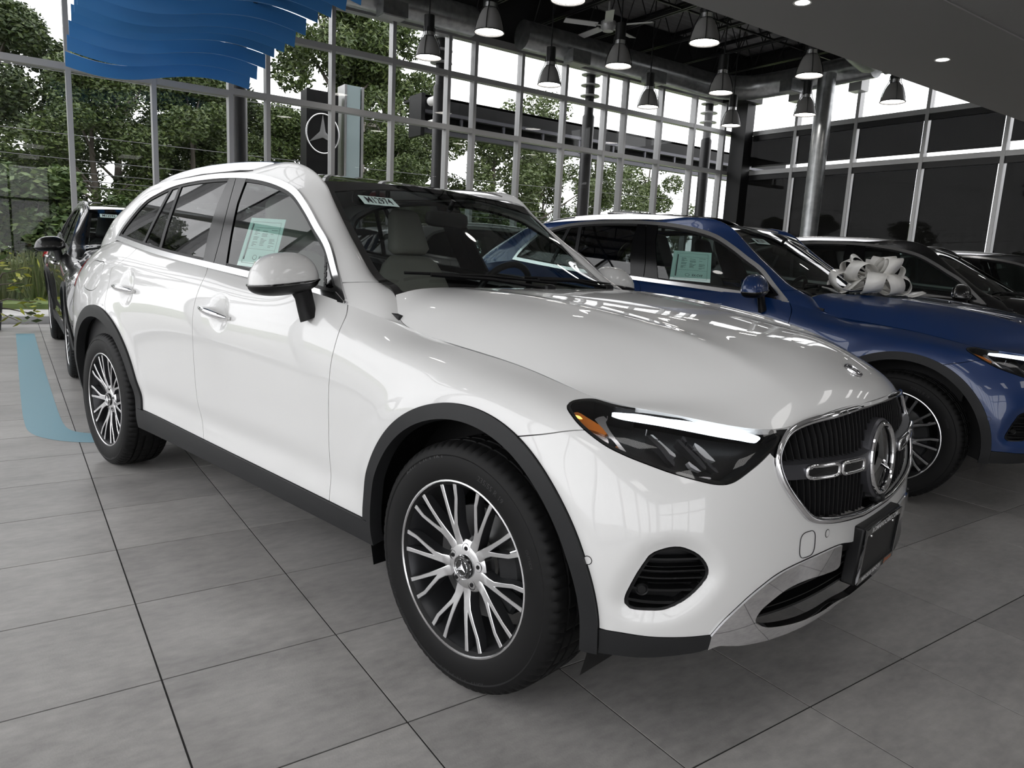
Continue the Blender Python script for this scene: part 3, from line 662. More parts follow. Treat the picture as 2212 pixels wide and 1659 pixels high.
# ================================================================ the SUV
def both(m):
    """join a right half with its mirror image across y=0"""
    n = len(m.V); V = m.V.copy(); N = m.N.copy(); c = np.abs(V[:, 1]) < 2e-4; V[c, 1] = 0; N[c, 1] = 0
    N /= np.maximum(np.linalg.norm(N, axis=1, keepdims=True), 1e-9); a = TM(V, m.T, N, m.A); b = a.mirror(); idx = np.arange(n) + n; idx[c] = np.where(c)[0]
    return TM(np.r_[a.V, b.V], np.r_[a.T, idx[b.T]], np.r_[a.N, b.N], np.r_[a.A, b.A]).clean()
def inside(m, poly): return sdpoly(m.A, poly)
def keep(m, *fs):
    """part of m where every field is negative (fields are functions of a mesh)"""
    for f in fs: m = split(m, f(m))[0]
    return m
def drop(m, f): return split(m, f(m))[1]
def sect(m, f, gap=.004):
    """cut along f=0 leaving a joint: (negative side, positive side)"""
    v = f(m); return split(m, v + gap / 2)[0], split(m, v - gap / 2)[1]
def lineu(pts, step=.02):
    P = curve(pts, step); o = np.argsort(P[:, 1]); return lambda m: m.A[:, 0] - np.interp(m.A[:, 1], P[o, 1], P[o, 0])
def linev(pts, step=.02):
    P = curve(pts, step); o = np.argsort(P[:, 0]); return lambda m: m.A[:, 1] - np.interp(m.A[:, 0], P[o, 0], P[o, 1])
def slab(m, t):
    """solid sheet of thickness t behind m"""
    b = boundary(m); n = len(m.V); V2 = m.V - m.N * t
    back = TM(V2, m.T[:, ::-1], -m.N, m.A)
    u, inv = np.unique(b, return_inverse=True); inv = inv.reshape(-1, 2); k = len(u)
    side = TM(np.r_[m.V[u], V2[u]], np.r_[np.c_[inv[:, 1], inv[:, 0], inv[:, 0] + k], np.c_[inv[:, 1], inv[:, 0] + k, inv[:, 1] + k]])
    return merge(m, back, side)
def bump_at(m, fn):
    return m.push(fn(m)).recalc()
def pair(name, t, m, parent):
    """right part and its mirrored twin"""
    return tm_obj(name, t, m, parent), tm_obj(name, t.mirror(), m, parent)

def tyre_mesh(seg=72, sub=4):
    n = seg * sub; prof = []   # (r, y): outer side is -y
    half = [(.243, .098), (.252, .107), (.275, .1155), (.300, .1185), (.318, .1175), (.330, .1145), (.334, .1165), (.345, .1125), (.355, .1065), (.3625, .0985), (.3665, .089), (.3685, .078)]
    tread = [(.3690, .066), (.362, .0645), (.362, .0575), (.3695, .056), (.3702, .030), (.3632, .0285), (.3632, .0215), (.3704, .020), (.3705, 0)]
    h = half + tread; prof = [(r, -y) for r, y in h] + [(r, y) for r, y in h[-2::-1]]
    P = np.array(prof); k = len(P); V = np.zeros((n, k, 3)); a = 2 * np.pi * np.arange(n) / n
    ph = np.arange(n) % sub
    for i in range(k):
        r = np.full(n, P[i, 0]); y = abs(P[i, 1])
        if .068 < y < .113 and P[i, 0] > .35: r = np.where(ph == 0, r - (.0065 if y < .1 else .003), r)
        elif y < .06 and P[i, 0] > .366: r = np.where((np.arange(n) % (sub * 2)) == 0, r - .004, r)
        V[:, i, 0] = r * np.sin(a); V[:, i, 1] = P[i, 1]; V[:, i, 2] = r * np.cos(a)
    F = []
    for j in range(n):
        for i in range(k - 1):
            q, w = j * k, ((j + 1) % n) * k; F.append((q + i, w + i, w + i + 1, q + i + 1))
    b = MB(); b.add(V.reshape(-1, 3), F)
    return b
def bend_text(txt, r, size, th, y, flip=False, sx=1.0):
    """lettering laid round the sidewall; th = angle from the top towards the front"""
    V, F = text_mesh(txt, size, sx=sx); out = []
    for x, h, _ in V:
        rr = r + (-h if flip else h); t = th + (-x if flip else x) / r
        out.append((rr * math.sin(t), y - .0010 + abs(rr - .300) * .08, rr * math.cos(t)))
    return out, F
def star_shape(R, w):
    """three-pointed star outline with ridges: verts, faces; lies in x-z, faces -y"""
    V = [(0, -w * .55, 0)]; F = []
    for k in range(3):
        a = 2 * math.pi * k / 3; b = a + math.pi / 3
        V += [(R * math.sin(a), -w * .10, R * math.cos(a)), (w * math.sin(b), 0, w * math.cos(b))]
    for k in range(3):
        tip = 1 + 2 * k; nxt = 2 + 2 * k; prv = 2 + 2 * ((k - 1) % 3)
        F += [(0, tip, nxt), (0, prv, tip)]
    return V, F
def make_wheel(parent):
    """wheel with its centre at the origin, axle along y, outside towards -y"""
    y0 = -.108   # lip plane
    rim = MB()
    rim.lathe([(.2595, y0 + .004), (.2600, y0 - .002), (.2555, y0 - .003), (.2520, y0 + .002), (.249, y0 + .010)], 72, 1, axis=1)
    rim.lathe([(.249, y0 + .010), (.240, y0 + .024), (.236, y0 + .045), (.226, y0 + .075), (.224, y0 + .19), (.240, y0 + .205), (.2595, y0 + .21)], 72, 0, axis=1)
    rim.lathe([(.036, y0 + .024), (.070, y0 + .026), (.080, y0 + .034), (.080, y0 + .07), (.0, y0 + .07)], 60, 1, axis=1)
    w = rim.build('wheel', [MT['rim_dark'], MT['rim_silver']], parent, 40)
    t = tyre_mesh().build('tyre', MT['rubber'], w, 40)
    lt = MB()
    for th, fl in ((-.52, False), (math.pi - .12, False)):
        lt.add(*bend_text('MICHELIN', .322, .036, th, -.1168, fl, 1.15))
    lt.add(*bend_text('PRIMACY  ALL SEASON', .322, .020, math.pi + 1.02, -.1168)); lt.add(*bend_text('235/55 R 19', .300, .022, .42, -.1180)); lt.add(*bend_text('OUTSIDE', .300, .013, 1.15, -.1180))
    tag(lt.build('sidewall_lettering', MT['rubber_letter'], w, 0), kind='stuff')
    sp = None
    for k in range(10):
        c = math.radians(20 + 36 * k); side = 1 if k % 2 else -1    # petals: pairs lean together in twos
        for d in (-1, 1):
            root = c - math.radians(side * 6.5) + math.radians(d * 1.7); tip = c + math.radians(d * 6.6)
            rs = np.array([.060, .078, .098, .125, .160, .205, .2550]); f = np.clip((rs - .085) / .12, 0, 1); f = f * f * (3 - 2 * f)
            ang = root + (tip - root) * f; wd = np.array([.028, .026, .0205, .0155, .0128, .0120, .0150]) / 2
            yf = y0 + np.array([.026, .025, .0225, .018, .0135, .0095, .0065]); dp = np.array([.03, .034, .036, .036, .034, .030, .020])
            V = []
            for r, a, h, y, q in zip(rs, ang, wd, yf, dp):
                ex = np.array([math.cos(a), 0, -math.sin(a)]); er = np.array([math.sin(a), 0, math.cos(a)]); p = er * r
                for s, yy in ((-1, y + .0015), (-.80, y), (.80, y), (1, y + .0015), (1.15, y + q), (-1.15, y + q)): V.append(p + ex * h * s + np.array([0, yy, 0]))
            F = []; mi = []
            for i in range(len(rs) - 1):
                for j in range(6):
                    F.append((i * 6 + j, i * 6 + (j + 1) % 6, (i + 1) * 6 + (j + 1) % 6, (i + 1) * 6 + j)); mi.append(1 if j < 3 else 0)
            F += [tuple(range(6)), tuple(range(36, 42))]; mi += [0, 0]
            b = MB(); b.add(V, F); b.mi = mi; b.build('spoke', [MT['rim_dark'], MT['rim_silver']], w, 30)
    for k in range(5):
        a = math.radians(2 + 72 * k); M = Matrix.Translation((.056 * math.sin(a), y0 + .0235, .056 * math.cos(a)))
        b = MB(); b.lathe([(.0, .004), (.0135, .004), (.0145, .001), (.0155, .003)], 20, 0, axis=1, M=M); b.lathe([(.0, -.001), (.006, -.001), (.0075, .004)], 6, 0, axis=1, M=M)
        b.build('lug_bolt', MT['plastic_black'], w)
    b = MB(); b.lathe([(0, y0 + .012), (.022, y0 + .013), (.024, y0 + .011), (.0255, y0 + .011), (.0265, y0 + .0135), (.0345, y0 + .0145), (.0365, y0 + .018), (.0365, y0 + .03)], 40, 0, axis=1)
    cap = b.build('centre_cap', MT['gloss_black'], w, 40)
    b = MB(); V, F = star_shape(.0215, .006); b.add(np.array(V) + [0, y0 + .0115, 0], F); b.lathe([(.0235, y0 + .0115), (.0245, y0 + .0095), (.0255, y0 + .0115)], 40, 0, axis=1); b.lathe([(.0335, y0 + .014), (.035, y0 + .0125), (.0365, y0 + .016)], 40, 0, axis=1)
    for txt, th in (('MERCEDES', math.pi), ('BENZ', 0)):
        V, F = text_mesh(txt, .0075, True); r = .030
        b.add([((r + h) * math.sin(th + x / r), y0 + .0125, (r + h) * math.cos(th + x / r)) for x, h, _ in V], F)
    b.build('star_emblem', MT['chrome'], cap, 30)
    b = MB(); b.lathe([(.075, .0), (.168, .0), (.170, .012), (.168, .026), (.075, .026)], 60, 0, axis=1, M=Matrix.Translation((0, -.02, 0))); b.build('brake_disc', MT['brake_steel'], w)
    b = MB()
    b.lathe([(.115, -.055), (.182, -.055), (.190, -.045), (.190, .02), (.115, .02)], 14, 0, axis=1, arc=(-.55, .45), closed=True); b.build('brake_caliper', MT['plastic_dark'], w)
    b = MB(); b.tube([(.221 * math.sin(1.05), y0 + .035, .221 * math.cos(1.05)), (.205 * math.sin(1.05), y0 + .022, .205 * math.cos(1.05))], .0045, 8); b.build('valve', MT['satin_metal'], w)
    return w

def make_suv(paint):
    root = empty('suv'); PT = MT[paint]; M_ = surfaces(.012); S = M_['S']
    cv = lambda k, **a: curve(FT[k], .01, **a)
    # ---- shaped details pressed into the skin
    intake = cv('intake', closed=True); hl = cv('headlight', closed=True); up_ = (hl[:, 0] > .53) & (hl[:, 0] < 1.03) & (hl[:, 1] > .70) & (hl[:, 1] > .735 + (hl[:, 0] - .53) * .25); hl[up_, 1] += .03
    def press(m):
        d = np.zeros(len(m.V)); u, v = m.A.T
        for k, ax, ay, dp in (('handF', .086, .068, .024), ('handR', .086, .068, .024)):
            c = FT[k][1]; q = ((u - c[0]) / ax) ** 2 + ((v - c[1]) / ay) ** 2; d -= dp * np.clip(1 - q, 0, 1) ** 1.5
        b = (u > .6) & (u < 1.12) & (v > .1) & (v < .62); i = np.where(b)[0]
        sd = sdpoly(m.A[i], intake); d[i] -= .016 * np.clip(1 - np.maximum(sd, 0) / .045, 0, 1) ** 1.6
        # character lines of the doors and the flare over the arches
        w = np.clip((u - 1.75) / .5, 0, 1) * np.clip((4.3 - u) / .5, 0, 1); d -= .010 * w * np.exp(-((v - .21) / .055) ** 2)
        for cx in (.01, -2.88):
            r = np.hypot(m.V[:, 0] - cx, m.V[:, 2] - .38); d += .009 * np.exp(-(np.maximum(r - .49, 0) / .05) ** 2) * (np.abs(m.V[:, 1]) > .8) * np.clip((m.V[:, 2] - .40) / .15, 0, 1)
        return d
    S = bump_at(S, press)
    zf = lambda m: m.V[:, 2]; xf = lambda m: m.V[:, 0]
    bot = np.array([(0, .123), (.20, .122), (.39, .112), (.55, .113), (.64, .119), (.711, .133), (.76, .112), (.85, .100), (.95, .088), (1.03, .066), (1.9, .056), (3.87, .052), (4.6, .07), (5.95, .07)])
    s = drop(S, lambda m: m.A[:, 1] - np.interp(m.A[:, 0], bot[:, 0], bot[:, 1]))
    circ = lambda cx, cz, r: (lambda m: np.hypot(m.V[:, 0] - cx, m.V[:, 2] - cz) - r)
    FA, RA = (.01, .375), (-2.88, .390)
    s = drop(s, circ(*FA, .434)); s = drop(s, circ(*RA, .442))
    # ---- dark trims
    sl = linev(sorted(FT['sill_top'])); U0, U1 = 1.895, 3.875
    mid = keep(s, lambda m: U0 - m.A[:, 0], lambda m: m.A[:, 0] - U1); sill = keep(mid, sl)
    s = weld(merge(drop(s, lambda m: U0 - m.A[:, 0] + 0 * m.A[:, 0]), keep(mid, lambda m: -sl(m) + .002), drop(s, lambda m: m.A[:, 0] - U1)))
    pair('sill_trim', slab(sill.push(.010), .03), MT['plastic_dark'], root)
    for c, r in ((FA, .478), (RA, .503)):
        a = keep(s, circ(*c, r)); s = drop(s, circ(*c, r + .002))
        pair('wheel_arch_trim', slab(a.push(.010), .045), MT['plastic_dark'], root)
        # wheel-house liner
        b = MB(); q = .455; n = 26; V = []; F = []
        for i in range(n + 1):
            t = math.radians(-108 + 216 * i / n)
            for y in (-.90, -.74, -.56): V.append((c[0] + q * math.sin(t), y, c[1] + q * math.cos(t)))
        for i in range(n):
            for j in range(2): F.append((i * 3 + j, i * 3 + j + 1, i * 3 + j + 4, i * 3 + j + 3))
        V += [(c[0], -.56, c[1])]; F += [(i * 3 + 2, len(V) - 1, i * 3 + 5) for i in range(n)]
        for sg in (1, -1):
            b = MB(); b.add(np.array(V) * [1, sg, 1], F); b.build('wheel_house', MT['plastic_black'], root)
    # ---- lower front: lip, chrome skid, side intakes, grille opening, head lamps
    lp = linev(sorted(FT['lip']) + [(1.2, .15)]); skt = linev(sorted(FT['skid_top']))
    front = keep(s, lambda m: m.A[:, 0] - 1.25); s = drop(s, lambda m: m.A[:, 0] - 1.25)
    us = FT['skid_top'][0][0]
    lipm = keep(front, lp, lambda m: us + .0 - m.A[:, 0]); skid = keep(front, lambda m: m.A[:, 0] - us, skt)
    front = weld(merge(keep(front, lambda m: us - m.A[:, 0], lambda m: -lp(m) + .002), keep(front, lambda m: m.A[:, 0] - us, lambda m: -skt(m) + .002)))
    pair('bumper_lip', slab(lipm.push(.004), .03), MT['plastic_dark'], root)
    hole = np.r_[cv('skid_hole'), [(-.05, FT['skid_hole'][-1][1])], [(-.05, FT['skid_hole2'][-1][1])], cv('skid_hole2')[::-1]]
    nopl = np.array([(-.05, .25), (.262, .25), (.262, .50), (-.05, .50)])
    skid_f = drop(skid, lambda m: inside(m, hole)); skid_b = keep(skid_f, lambda m: inside(m, nopl)); skid_f = drop(skid_f, lambda m: inside(m, nopl))
    tm_obj('chrome_skid_plate', slab(both(skid_f.push(.007)), .02), MT['chrome'], root)
    lowg = both(keep(skid, lambda m: inside(m, hole)).push(-.055)); cgr = tm_obj('lower_grille', merge(lowg, both(skid_b.push(-.01))), MT['plastic_black'], root)
    for k in range(6):
        vv = .190 + k * .021
        b = both(keep(skid, lambda m: inside(m, hole), lambda m: np.abs(m.A[:, 1] - vv) - .0045).push(-.018)); tm_obj('lower_grille_slat', slab(b, .03), MT['plastic_black'], cgr)
    lam = lambda p: (lambda m: inside(m, p))
    ig = keep(front, lam(intake)); front = drop(front, lambda m: inside(m, intake) - .002)
    for sg in (1, -1):
        fl = (lambda t: t) if sg == 1 else (lambda t: t.mirror())
        g = tm_obj('side_air_intake', fl(ig.push(-.035)), MT['plastic_black'], root)
        tm_obj('intake_surround', fl(slab(drop(ig, lambda m: inside(m, intake) + .006).push(.001), .036)), MT['plastic_black'], g)
        for k in range(9):
            vv = .262 + k * .0185
            q = keep(ig, lambda m: np.abs(m.A[:, 1] - vv) - .0042, lambda m: inside(m, intake) + .004)
            if len(q.T): tm_obj('intake_slat', fl(slab(q.push(-.004), .026)), MT['plastic_black'], g)
        c = np.array([.91, .292]); i = ((ig.A - c) ** 2).sum(1).argmin(); P = ig.V[i] * [1, sg, 1]; N = ig.N[i] * [1, sg, 1]
        b = MB(); b.lathe([(0, .004), (.010, .004), (.013, .0), (.016, .002), (.018, -.02)], 24, 0, M=Matrix.Translation(P - N * .006) @ Vector(N).to_track_quat('Z', 'Y').to_matrix().to_4x4()); b.build('parking_sensor', MT['plastic_black'], g)
    gr = np.r_[[(-.05, FT['grille'][-1][1] + .002)], cv('grille')[::-1], cv('grille2')[1:], [(-.05, FT['grille2'][-1][1] - .003)]]
    gin = keep(front, lam(gr)); front = drop(front, lambda m: inside(m, gr) - .004)
    # black filler between lamp and grille
    dk = np.array([(.40, .86), (.52, .86), (.535, .70), (.56, .66), (.50, .60), (.40, .70)])
    hin = keep(front, lam(hl)); front = drop(front, lambda m: inside(m, hl) - .003)
    fill = np.array([(.44, .79), (.56, .84), (.56, .727), (.556, .690), (.545, .668), (.50, .668)])
    fl_ = keep(front, lam(fill)); front = drop(front, lam(fill))
    pair('grille_side_filler', fl_.push(-.004), MT['plastic_black'], root)
    # ---- seams of the painted skin
    sb = [(.98, .73)] + sorted([FT['seam_bumper'][2], FT['seam_bumper'][1], FT['seam_bumper'][0]]) + [(1.30, .60)]
    q = weld(merge(front, s))
    fr = keep(q, lambda m: m.A[:, 0] - 1.55); rest = drop(q, lambda m: m.A[:, 0] - 1.55)
    bump, fend = sect(fr, linev(sb), .0035)
    bb = flange(both(bump), .014); bumper = tm_obj('front_bumper', bb, PT, root)
    fend2, rest = sect(rest, lineu(FT['door_front'] + [(2.14, .0)]), .004)
    fdoor, rest = sect(rest, lineu(FT['door_mid'] + [(3.16, .0)]), .004)
    dr = FT['door_rear'] + [(4.16, .45), (4.16, .0)]
    P = curve(dr, .01); o = np.argsort(P[:, 1]); drf = lambda m: m.A[:, 0] - np.interp(m.A[:, 1], P[o, 1], P[o, 0])
    rdoor, quart = sect(rest, drf, .004)
    fu = cv('fuel', closed=True); flap = keep(quart, lambda m: inside(m, fu)); quart = drop(quart, lambda m: inside(m, fu) - .003)
    # rear end
    tl = np.array([(4.93, .60), (5.02, .58), (5.40, .62), (5.47, .66), (5.46, .73), (5.30, .755), (5.02, .75), (4.95, .70)])
    tlc = curve(tl, .01, closed=True); lamp = keep(quart, lam(tlc)); quart = drop(quart, lambda m: inside(m, tlc) - .003)
    pair('tail_lamp', slab(lamp.push(.004), .03), MT['red_lens'], root)
    rb = linev([(4.2, .30), (4.74, .33), (4.9, .38), (5.2, .40), (6.0, .40)]); hind = keep(quart, lambda m: 4.55 - m.A[:, 0]); quart = drop(quart, lambda m: 4.55 - m.A[:, 0])
    rbump, up = sect(hind, rb, .004); up2, tail = sect(up, lambda m: m.A[:, 0] - 5.12, .005)
    rlow = keep(rbump, lambda m: m.A[:, 1] - .16); rbump = drop(rbump, lambda m: m.A[:, 1] - .163)
    tm_obj('rear_bumper', flange(both(rbump)), PT, root); tm_obj('rear_diffuser', slab(both(rlow), .03), MT['plastic_dark'], root)
    tm_obj('tailgate', flange(both(tail)), PT, root)
    # ---- upper side frame: pillars and roof side
    B = M_['B']; low, hi = sect(B, lambda m: np.where(m.V[:, 0] > -.95, 1.150 + (m.V[:, 0] + .7) * .1 - m.V[:, 2], -1.0) * -1, .004)
    fend = weld(merge(fend, fend2))
    pair('fender', flange(fend), PT, root); pair('pillar_foot', flange(low), PT, root)
    pair('roof_side_frame', flange(hi, .02), PT, root)
    pair('quarter_panel', flange(weld(merge(quart, up2))), PT, root)
    fp = pair('fuel_flap', flange(flap.push(-.0005)), PT, root)
    fd = pair('front_door', flange(fdoor), PT, root); rd = pair('rear_door', flange(rdoor), PT, root)
    # ---- hood
    H = M_['H']
    def crease(m):
        u, v = m.A.T; w = np.abs(m.V[:, 1]); x = m.V[:, 0]
        c = .50 - .14 * np.clip((x + .5) / 1.2, 0, 1) ; g = np.clip((x + .55) / .3, 0, 1) * np.clip((.72 - x) / .35, 0, 1)
        return g * (.0055 * np.exp(-((w - c) / .035) ** 2) - .004 * np.exp(-((w - c + .10) / .06) ** 2))
    H = bump_at(H, crease)
    uu = H.A.max(0); H = keep(H, lambda m: m.A[:, 0] - uu[0] + .004, lambda m: m.A[:, 1] - uu[1] + .003)
    hood = tm_obj('hood', flange(both(H), .02), PT, root)
    # dark gutter under the joints
    g = MB(); g.box((-.62, -.74, .60), (.30, .74, .90)); g.build('engine_bay', MT['plastic_black'], root)
    b = MB(); b.tube(np.array([(.335, -.752, .893), (.42, -.705, .884), (.52, -.652, .874), (.62, -.56, .870)]), .012, 6); b.tube(np.array([(.335, .752, .893), (.42, .705, .884), (.52, .652, .874), (.62, .56, .870)]), .012, 6); b.build('lamp_seal', MT['plastic_black'], root)
    # hood emblem
    i = ((H.V - [.712, 0, .98]) ** 2).sum(1).argmin(); hp, hn = H.V[i] * [1, 0, 1], H.N[i] * [1, 0, 1]
    Mx = Matrix.Translation(hp + hn * .001) @ Vector(hn).to_track_quat('Z', 'X').to_matrix().to_4x4()
    b = MB(); b.lathe([(0, .003), (.021, .003), (.0225, .0045), (.024, .003), (.0285, .003), (.030, .0)], 40, 0, M=Mx); em = b.build('hood_emblem', MT['grey_trim'], hood)
    b = MB(); V, F = star_shape(.021, .006); R90 = Matrix(((0, 0, -1, 0), (1, 0, 0, 0), (0, -1, 0, 0), (0, 0, 0, 1)))
    b.add(np.array(V), F, M=Mx @ Matrix.Translation((0, 0, .004)) @ R90); b.lathe([(.0215, .003), (.0225, .0055), (.0235, .003)], 40, 0, M=Mx); b.lathe([(.0285, .003), (.0295, .0045), (.0305, .0)], 40, 0, M=Mx); b.build('star_emblem', MT['chrome'], em)
    # ---- bumper details
    def at(uv, m=S):
        i = ((m.A - np.array(uv)) ** 2).sum(1).argmin(); return m.V[i], m.N[i]
    for k in ('sensor1', 'sensor2'):
        for sg in (1, -1):
            P, N = at(FT[k][0]); P = P * [1, sg, 1]; N = N * [1, sg, 1]; Q = Matrix.Translation(P) @ Vector(N).to_track_quat('Z', 'Y').to_matrix().to_4x4()
            b = MB(); b.lathe([(.0, .001), (.0095, .001)], 24, 0, M=Q); b.lathe([(.0095, .0005), (.0115, .0005)], 24, 1, M=Q); b.build('parking_sensor', [PT, MT['plastic_black']], bumper)
    P, N = at(FT['tow'][0]); Q = Matrix.Translation(P + N * .0008) @ Vector(N).to_track_quat('Z', 'Y').to_matrix().to_4x4()
    ring = [(.034 * math.copysign(abs(math.cos(t)) ** .6, math.cos(t)), .034 * math.copysign(abs(math.sin(t)) ** .6, math.sin(t)), 0) for t in np.linspace(0, 2 * math.pi, 33)[:-1]]
    b = MB(); b.tube([Q @ Vector(p) for p in ring], .0011, 5, closed=True); b.build('tow_cover_joint', MT['plastic_dark'], bumper)
    # ---- grille
    gk = tm_obj('grille_back', both(gin.push(-.045)), MT['plastic_black'], root)
    fr_uv = np.r_[gr[1:-1]]; pts = []
    for uv in fr_uv[::2]:
        P, N = at(uv); pts.append(P + N * .004)
    Pts = np.array(pts); Pts = np.r_[Pts, (Pts * F_)[::-1]]
    sm = Pts.copy()
    for _ in range(6): sm = .5 * sm + .25 * (np.roll(sm, 1, 0) + np.roll(sm, -1, 0))
    b = MB(); b.tube(sm, .0105, 8, closed=True, up=(1, 0, 0), sq=.8); b.build('grille_frame', MT['chrome'], gk, 60)
    fx = lambda w, z: gin.V[(((np.abs(gin.V[:, 1]) - abs(w)) ** 2 + (gin.V[:, 2] - z) ** 2)).argmin()]
    gpz = np.array([(abs(p[1]), p[2]) for p in pts])
    for k in range(-21, 22):
        w = k * .0245; cut = []
        for a, c in zip(gpz[:-1], gpz[1:]):
            if (a[0] - abs(w)) * (c[0] - abs(w)) <= 0 and abs(a[0] - c[0]) > 1e-6: cut.append(a[1] + (c[1] - a[1]) * (abs(w) - a[0]) / (c[0] - a[0]))
        if not cut: z0, z1 = .622, .89
        else: z0, z1 = min(cut), max(cut)
        if len(cut) == 1: z0, z1 = (.622, cut[0]) if cut[0] > .75 else (cut[0], .89)
        if z1 - z0 < .03: continue
        zz = np.linspace(z0 + .006, z1 - .006, 7); b = MB(); V = []
        for z in zz:
            x = fx(w, z)[0]; V += [(x - .012, w - .0022, z), (x - .012, w + .0022, z), (x - .040, w + .003, z), (x - .040, w - .003, z)]
        F = [(i * 4 + j, i * 4 + (j + 1) % 4, (i + 1) * 4 + (j + 1) % 4, (i + 1) * 4 + j) for i in range(6) for j in range(4)] + [(0, 1, 2, 3), (24, 25, 26, 27)]
        b.add(V, F); b.build('grille_slat', MT['plastic_black'], gk)
    # wing bar with chrome louvre frames, emblem
    for sg in (-1, 1):
        b = MB(); V = []; ws = np.linspace(.10, .535, 12)
        for w in ws:
            zc = .742 + .028 * (w / .53) ** 1.3; h = .030 + .012 * np.clip((.16 - w) / .06, 0, 1) - .006 * (w / .53); x = fx(w, zc)[0]
            V += [(x - .03, sg * w, zc - h), (x + .004, sg * w, zc - h * .8), (x + .008, sg * w, zc), (x + .004, sg * w, zc + h * .8), (x - .03, sg * w, zc + h)]
        F = [(i * 5 + j, i * 5 + j + 1, (i + 1) * 5 + j + 1, (i + 1) * 5 + j) for i in range(11) for j in range(4)]; b.add(V, F)
        wb = b.build('grille_wing', MT['grey_trim'], gk, 25)
        for a0, a1 in ((.165, .295), (.315, .455)):
            o = []
            for t in np.linspace(0, 2 * math.pi, 41)[:-1]:
                c, s_ = math.cos(t), math.sin(t); w = (a0 + a1) / 2 + (a1 - a0) / 2 * math.copysign(abs(c) ** .35, c); zc = .742 + .028 * (w / .53) ** 1.3
                z = zc + .0165 * math.copysign(abs(s_) ** .5, s_); o.append((fx(w, zc)[0] + .010, sg * w, z))
            o = np.array(o); b = MB(); b.tube(o, .0055, 7, closed=True, up=(1, 0, 0)); b.build('louvre_frame', MT['chrome'], wb, 60)
            b = MB(); cen = o.mean(0); n = len(o); b.add(np.r_[o + [.0008, 0, 0], [cen + [.001, 0, 0]]], [(i, (i + 1) % n, n) for i in range(n)]); b.build('louvre_opening', MT['plastic_black'], wb)
    MX = Matrix.Translation((.822, 0, .737)) @ Matrix.Rotation(math.radians(-6), 4, 'Y') @ Matrix(((0, -1, 0, 0), (1, 0, 0, 0), (0, 0, 1, 0), (0, 0, 0, 1)))   # local -y -> +x
    b = MB(); b.lathe([(.098, .006), (.112, -.002), (.118, .004), (.120, .05)], 56, 0, axis=1, M=MX); b.lathe([(.098, .006), (0, .006)], 56, 1, axis=1, M=MX); emb = b.build('emblem_base', [MT['grey_trim'], MT['gloss_black']], gk, 40)
    b = MB(); t = np.linspace(0, 2 * math.pi, 57)[:-1]; b.tube(np.c_[.101 * np.sin(t), np.full(56, -.004), .101 * np.cos(t)], .0075, 10, closed=True, up=(0, 1, 0), M=MX)
    V, F = star_shape(.0985, .021); b.add(np.array(V) * [1, 1.1, 1] + [0, .003, 0], F, M=MX); b.build('star_emblem', MT['chrome'], emb, 35)
    b = MB(); b.ellip((.826, .0, .618), (.02, .022, .014), 3); b.build('front_camera', MT['plastic_black'], gk)
    # ---- head lamps
    for sg in (1, -1):
        fl = (lambda t: t) if sg == 1 else (lambda t: t.mirror())
        base = tm_obj('headlamp', fl(merge(hin.push(-.060), slab(drop(hin, lambda m: inside(m, hl) + .010), .061))), MT['plastic_black'], root)
        tm_obj('lamp_lens', fl(hin.push(.001)), MT['lens_clear'], base)
        def inlay(k, name, m, dep, th=.012):
            P = curve(INL[k], .006, closed=True); q = keep(hin, lambda m_: inside(m_, P) + (.0025 if k == 'led' else 0))
            if len(q.T): tm_obj(name, fl(slab(q.push(-dep), th)), MT[m], base)
        inlay('led', 'led_strip', 'led_white', .006); inlay('amber', 'amber_marker', 'amber_lens', .012); inlay('amber_lit', 'amber_light', 'amber_lit', .0105, .002); inlay('side_reflector', 'side_reflector', 'reflector_silver', .02); inlay('amber2', 'amber_marker', 'amber_lens', .018)
        inlay('arm', 'lamp_bezel', 'satin_metal', .010); inlay('low_trim', 'lamp_bezel', 'satin_metal', .012, .02)
        for k in ('blade1', 'blade2', 'blade3'): inlay(k, 'lamp_reflector', 'frost', .03, .02)
        for k in ('fin1', 'fin2', 'fin3'): inlay(k, 'lamp_fin', 'rim_dark', .018, .03)
        # dark frame round the lens edge
        q = drop(hin, lambda m: inside(m, hl) + .009); tm_obj('lamp_gasket', fl(slab(q.push(.0015), .01)), MT['gloss_black'], base)
    # ---- number plate holder
    b = MB(); Mp = Matrix.Translation((.836, 0, .478)) @ Matrix.Rotation(math.radians(3), 4, 'Y')
    b.box((-.03, -.168, -.088), (.012, .168, .088), 0, Mp); pl = b.build('plate_holder', MT['plastic_black'], root)
    md = pl.modifiers.new('b', 'BEVEL'); md.width = .006; md.segments = 2
    b = MB()
    for y0, y1, z0, z1 in ((-.163, .163, .064, .083), (-.163, .163, -.083, -.064), (-.163, -.153, -.064, .064), (.153, .163, -.064, .064)): b.box((.012, y0, z0), (.019, y1, z1), 0, Mp)
    pf = b.build('plate_frame', MT['gloss_black'], pl)
    Tx = Mp @ Matrix.Translation((.0196, 0, 0)) @ Matrix(((0, 0, 1, 0), (1, 0, 0, 0), (0, 1, 0, 0), (0, 0, 0, 1)))
    b = MB(); V, F = text_mesh('ROMANOCARS.COM', .0215, True, sx=1.18); b.add(V, F, M=Tx @ Matrix.Translation((0, .0735, 0))); V, F = text_mesh('MERCEDES BENZ OF', .0165, True, sx=1.12); b.add(V, F, M=Tx @ Matrix.Translation((-.048, -.0735, 0))); b.build('frame_lettering', MT['white_print'], pl, 0)
    b = MB(); V, F = text_mesh('Syracuse', .021, True, italic=.3); b.add(V, F, M=Tx @ Matrix.Translation((.105, -.0720, 0))); b.build('frame_lettering', MT['orange_print'], pl, 0)
    b = MB()
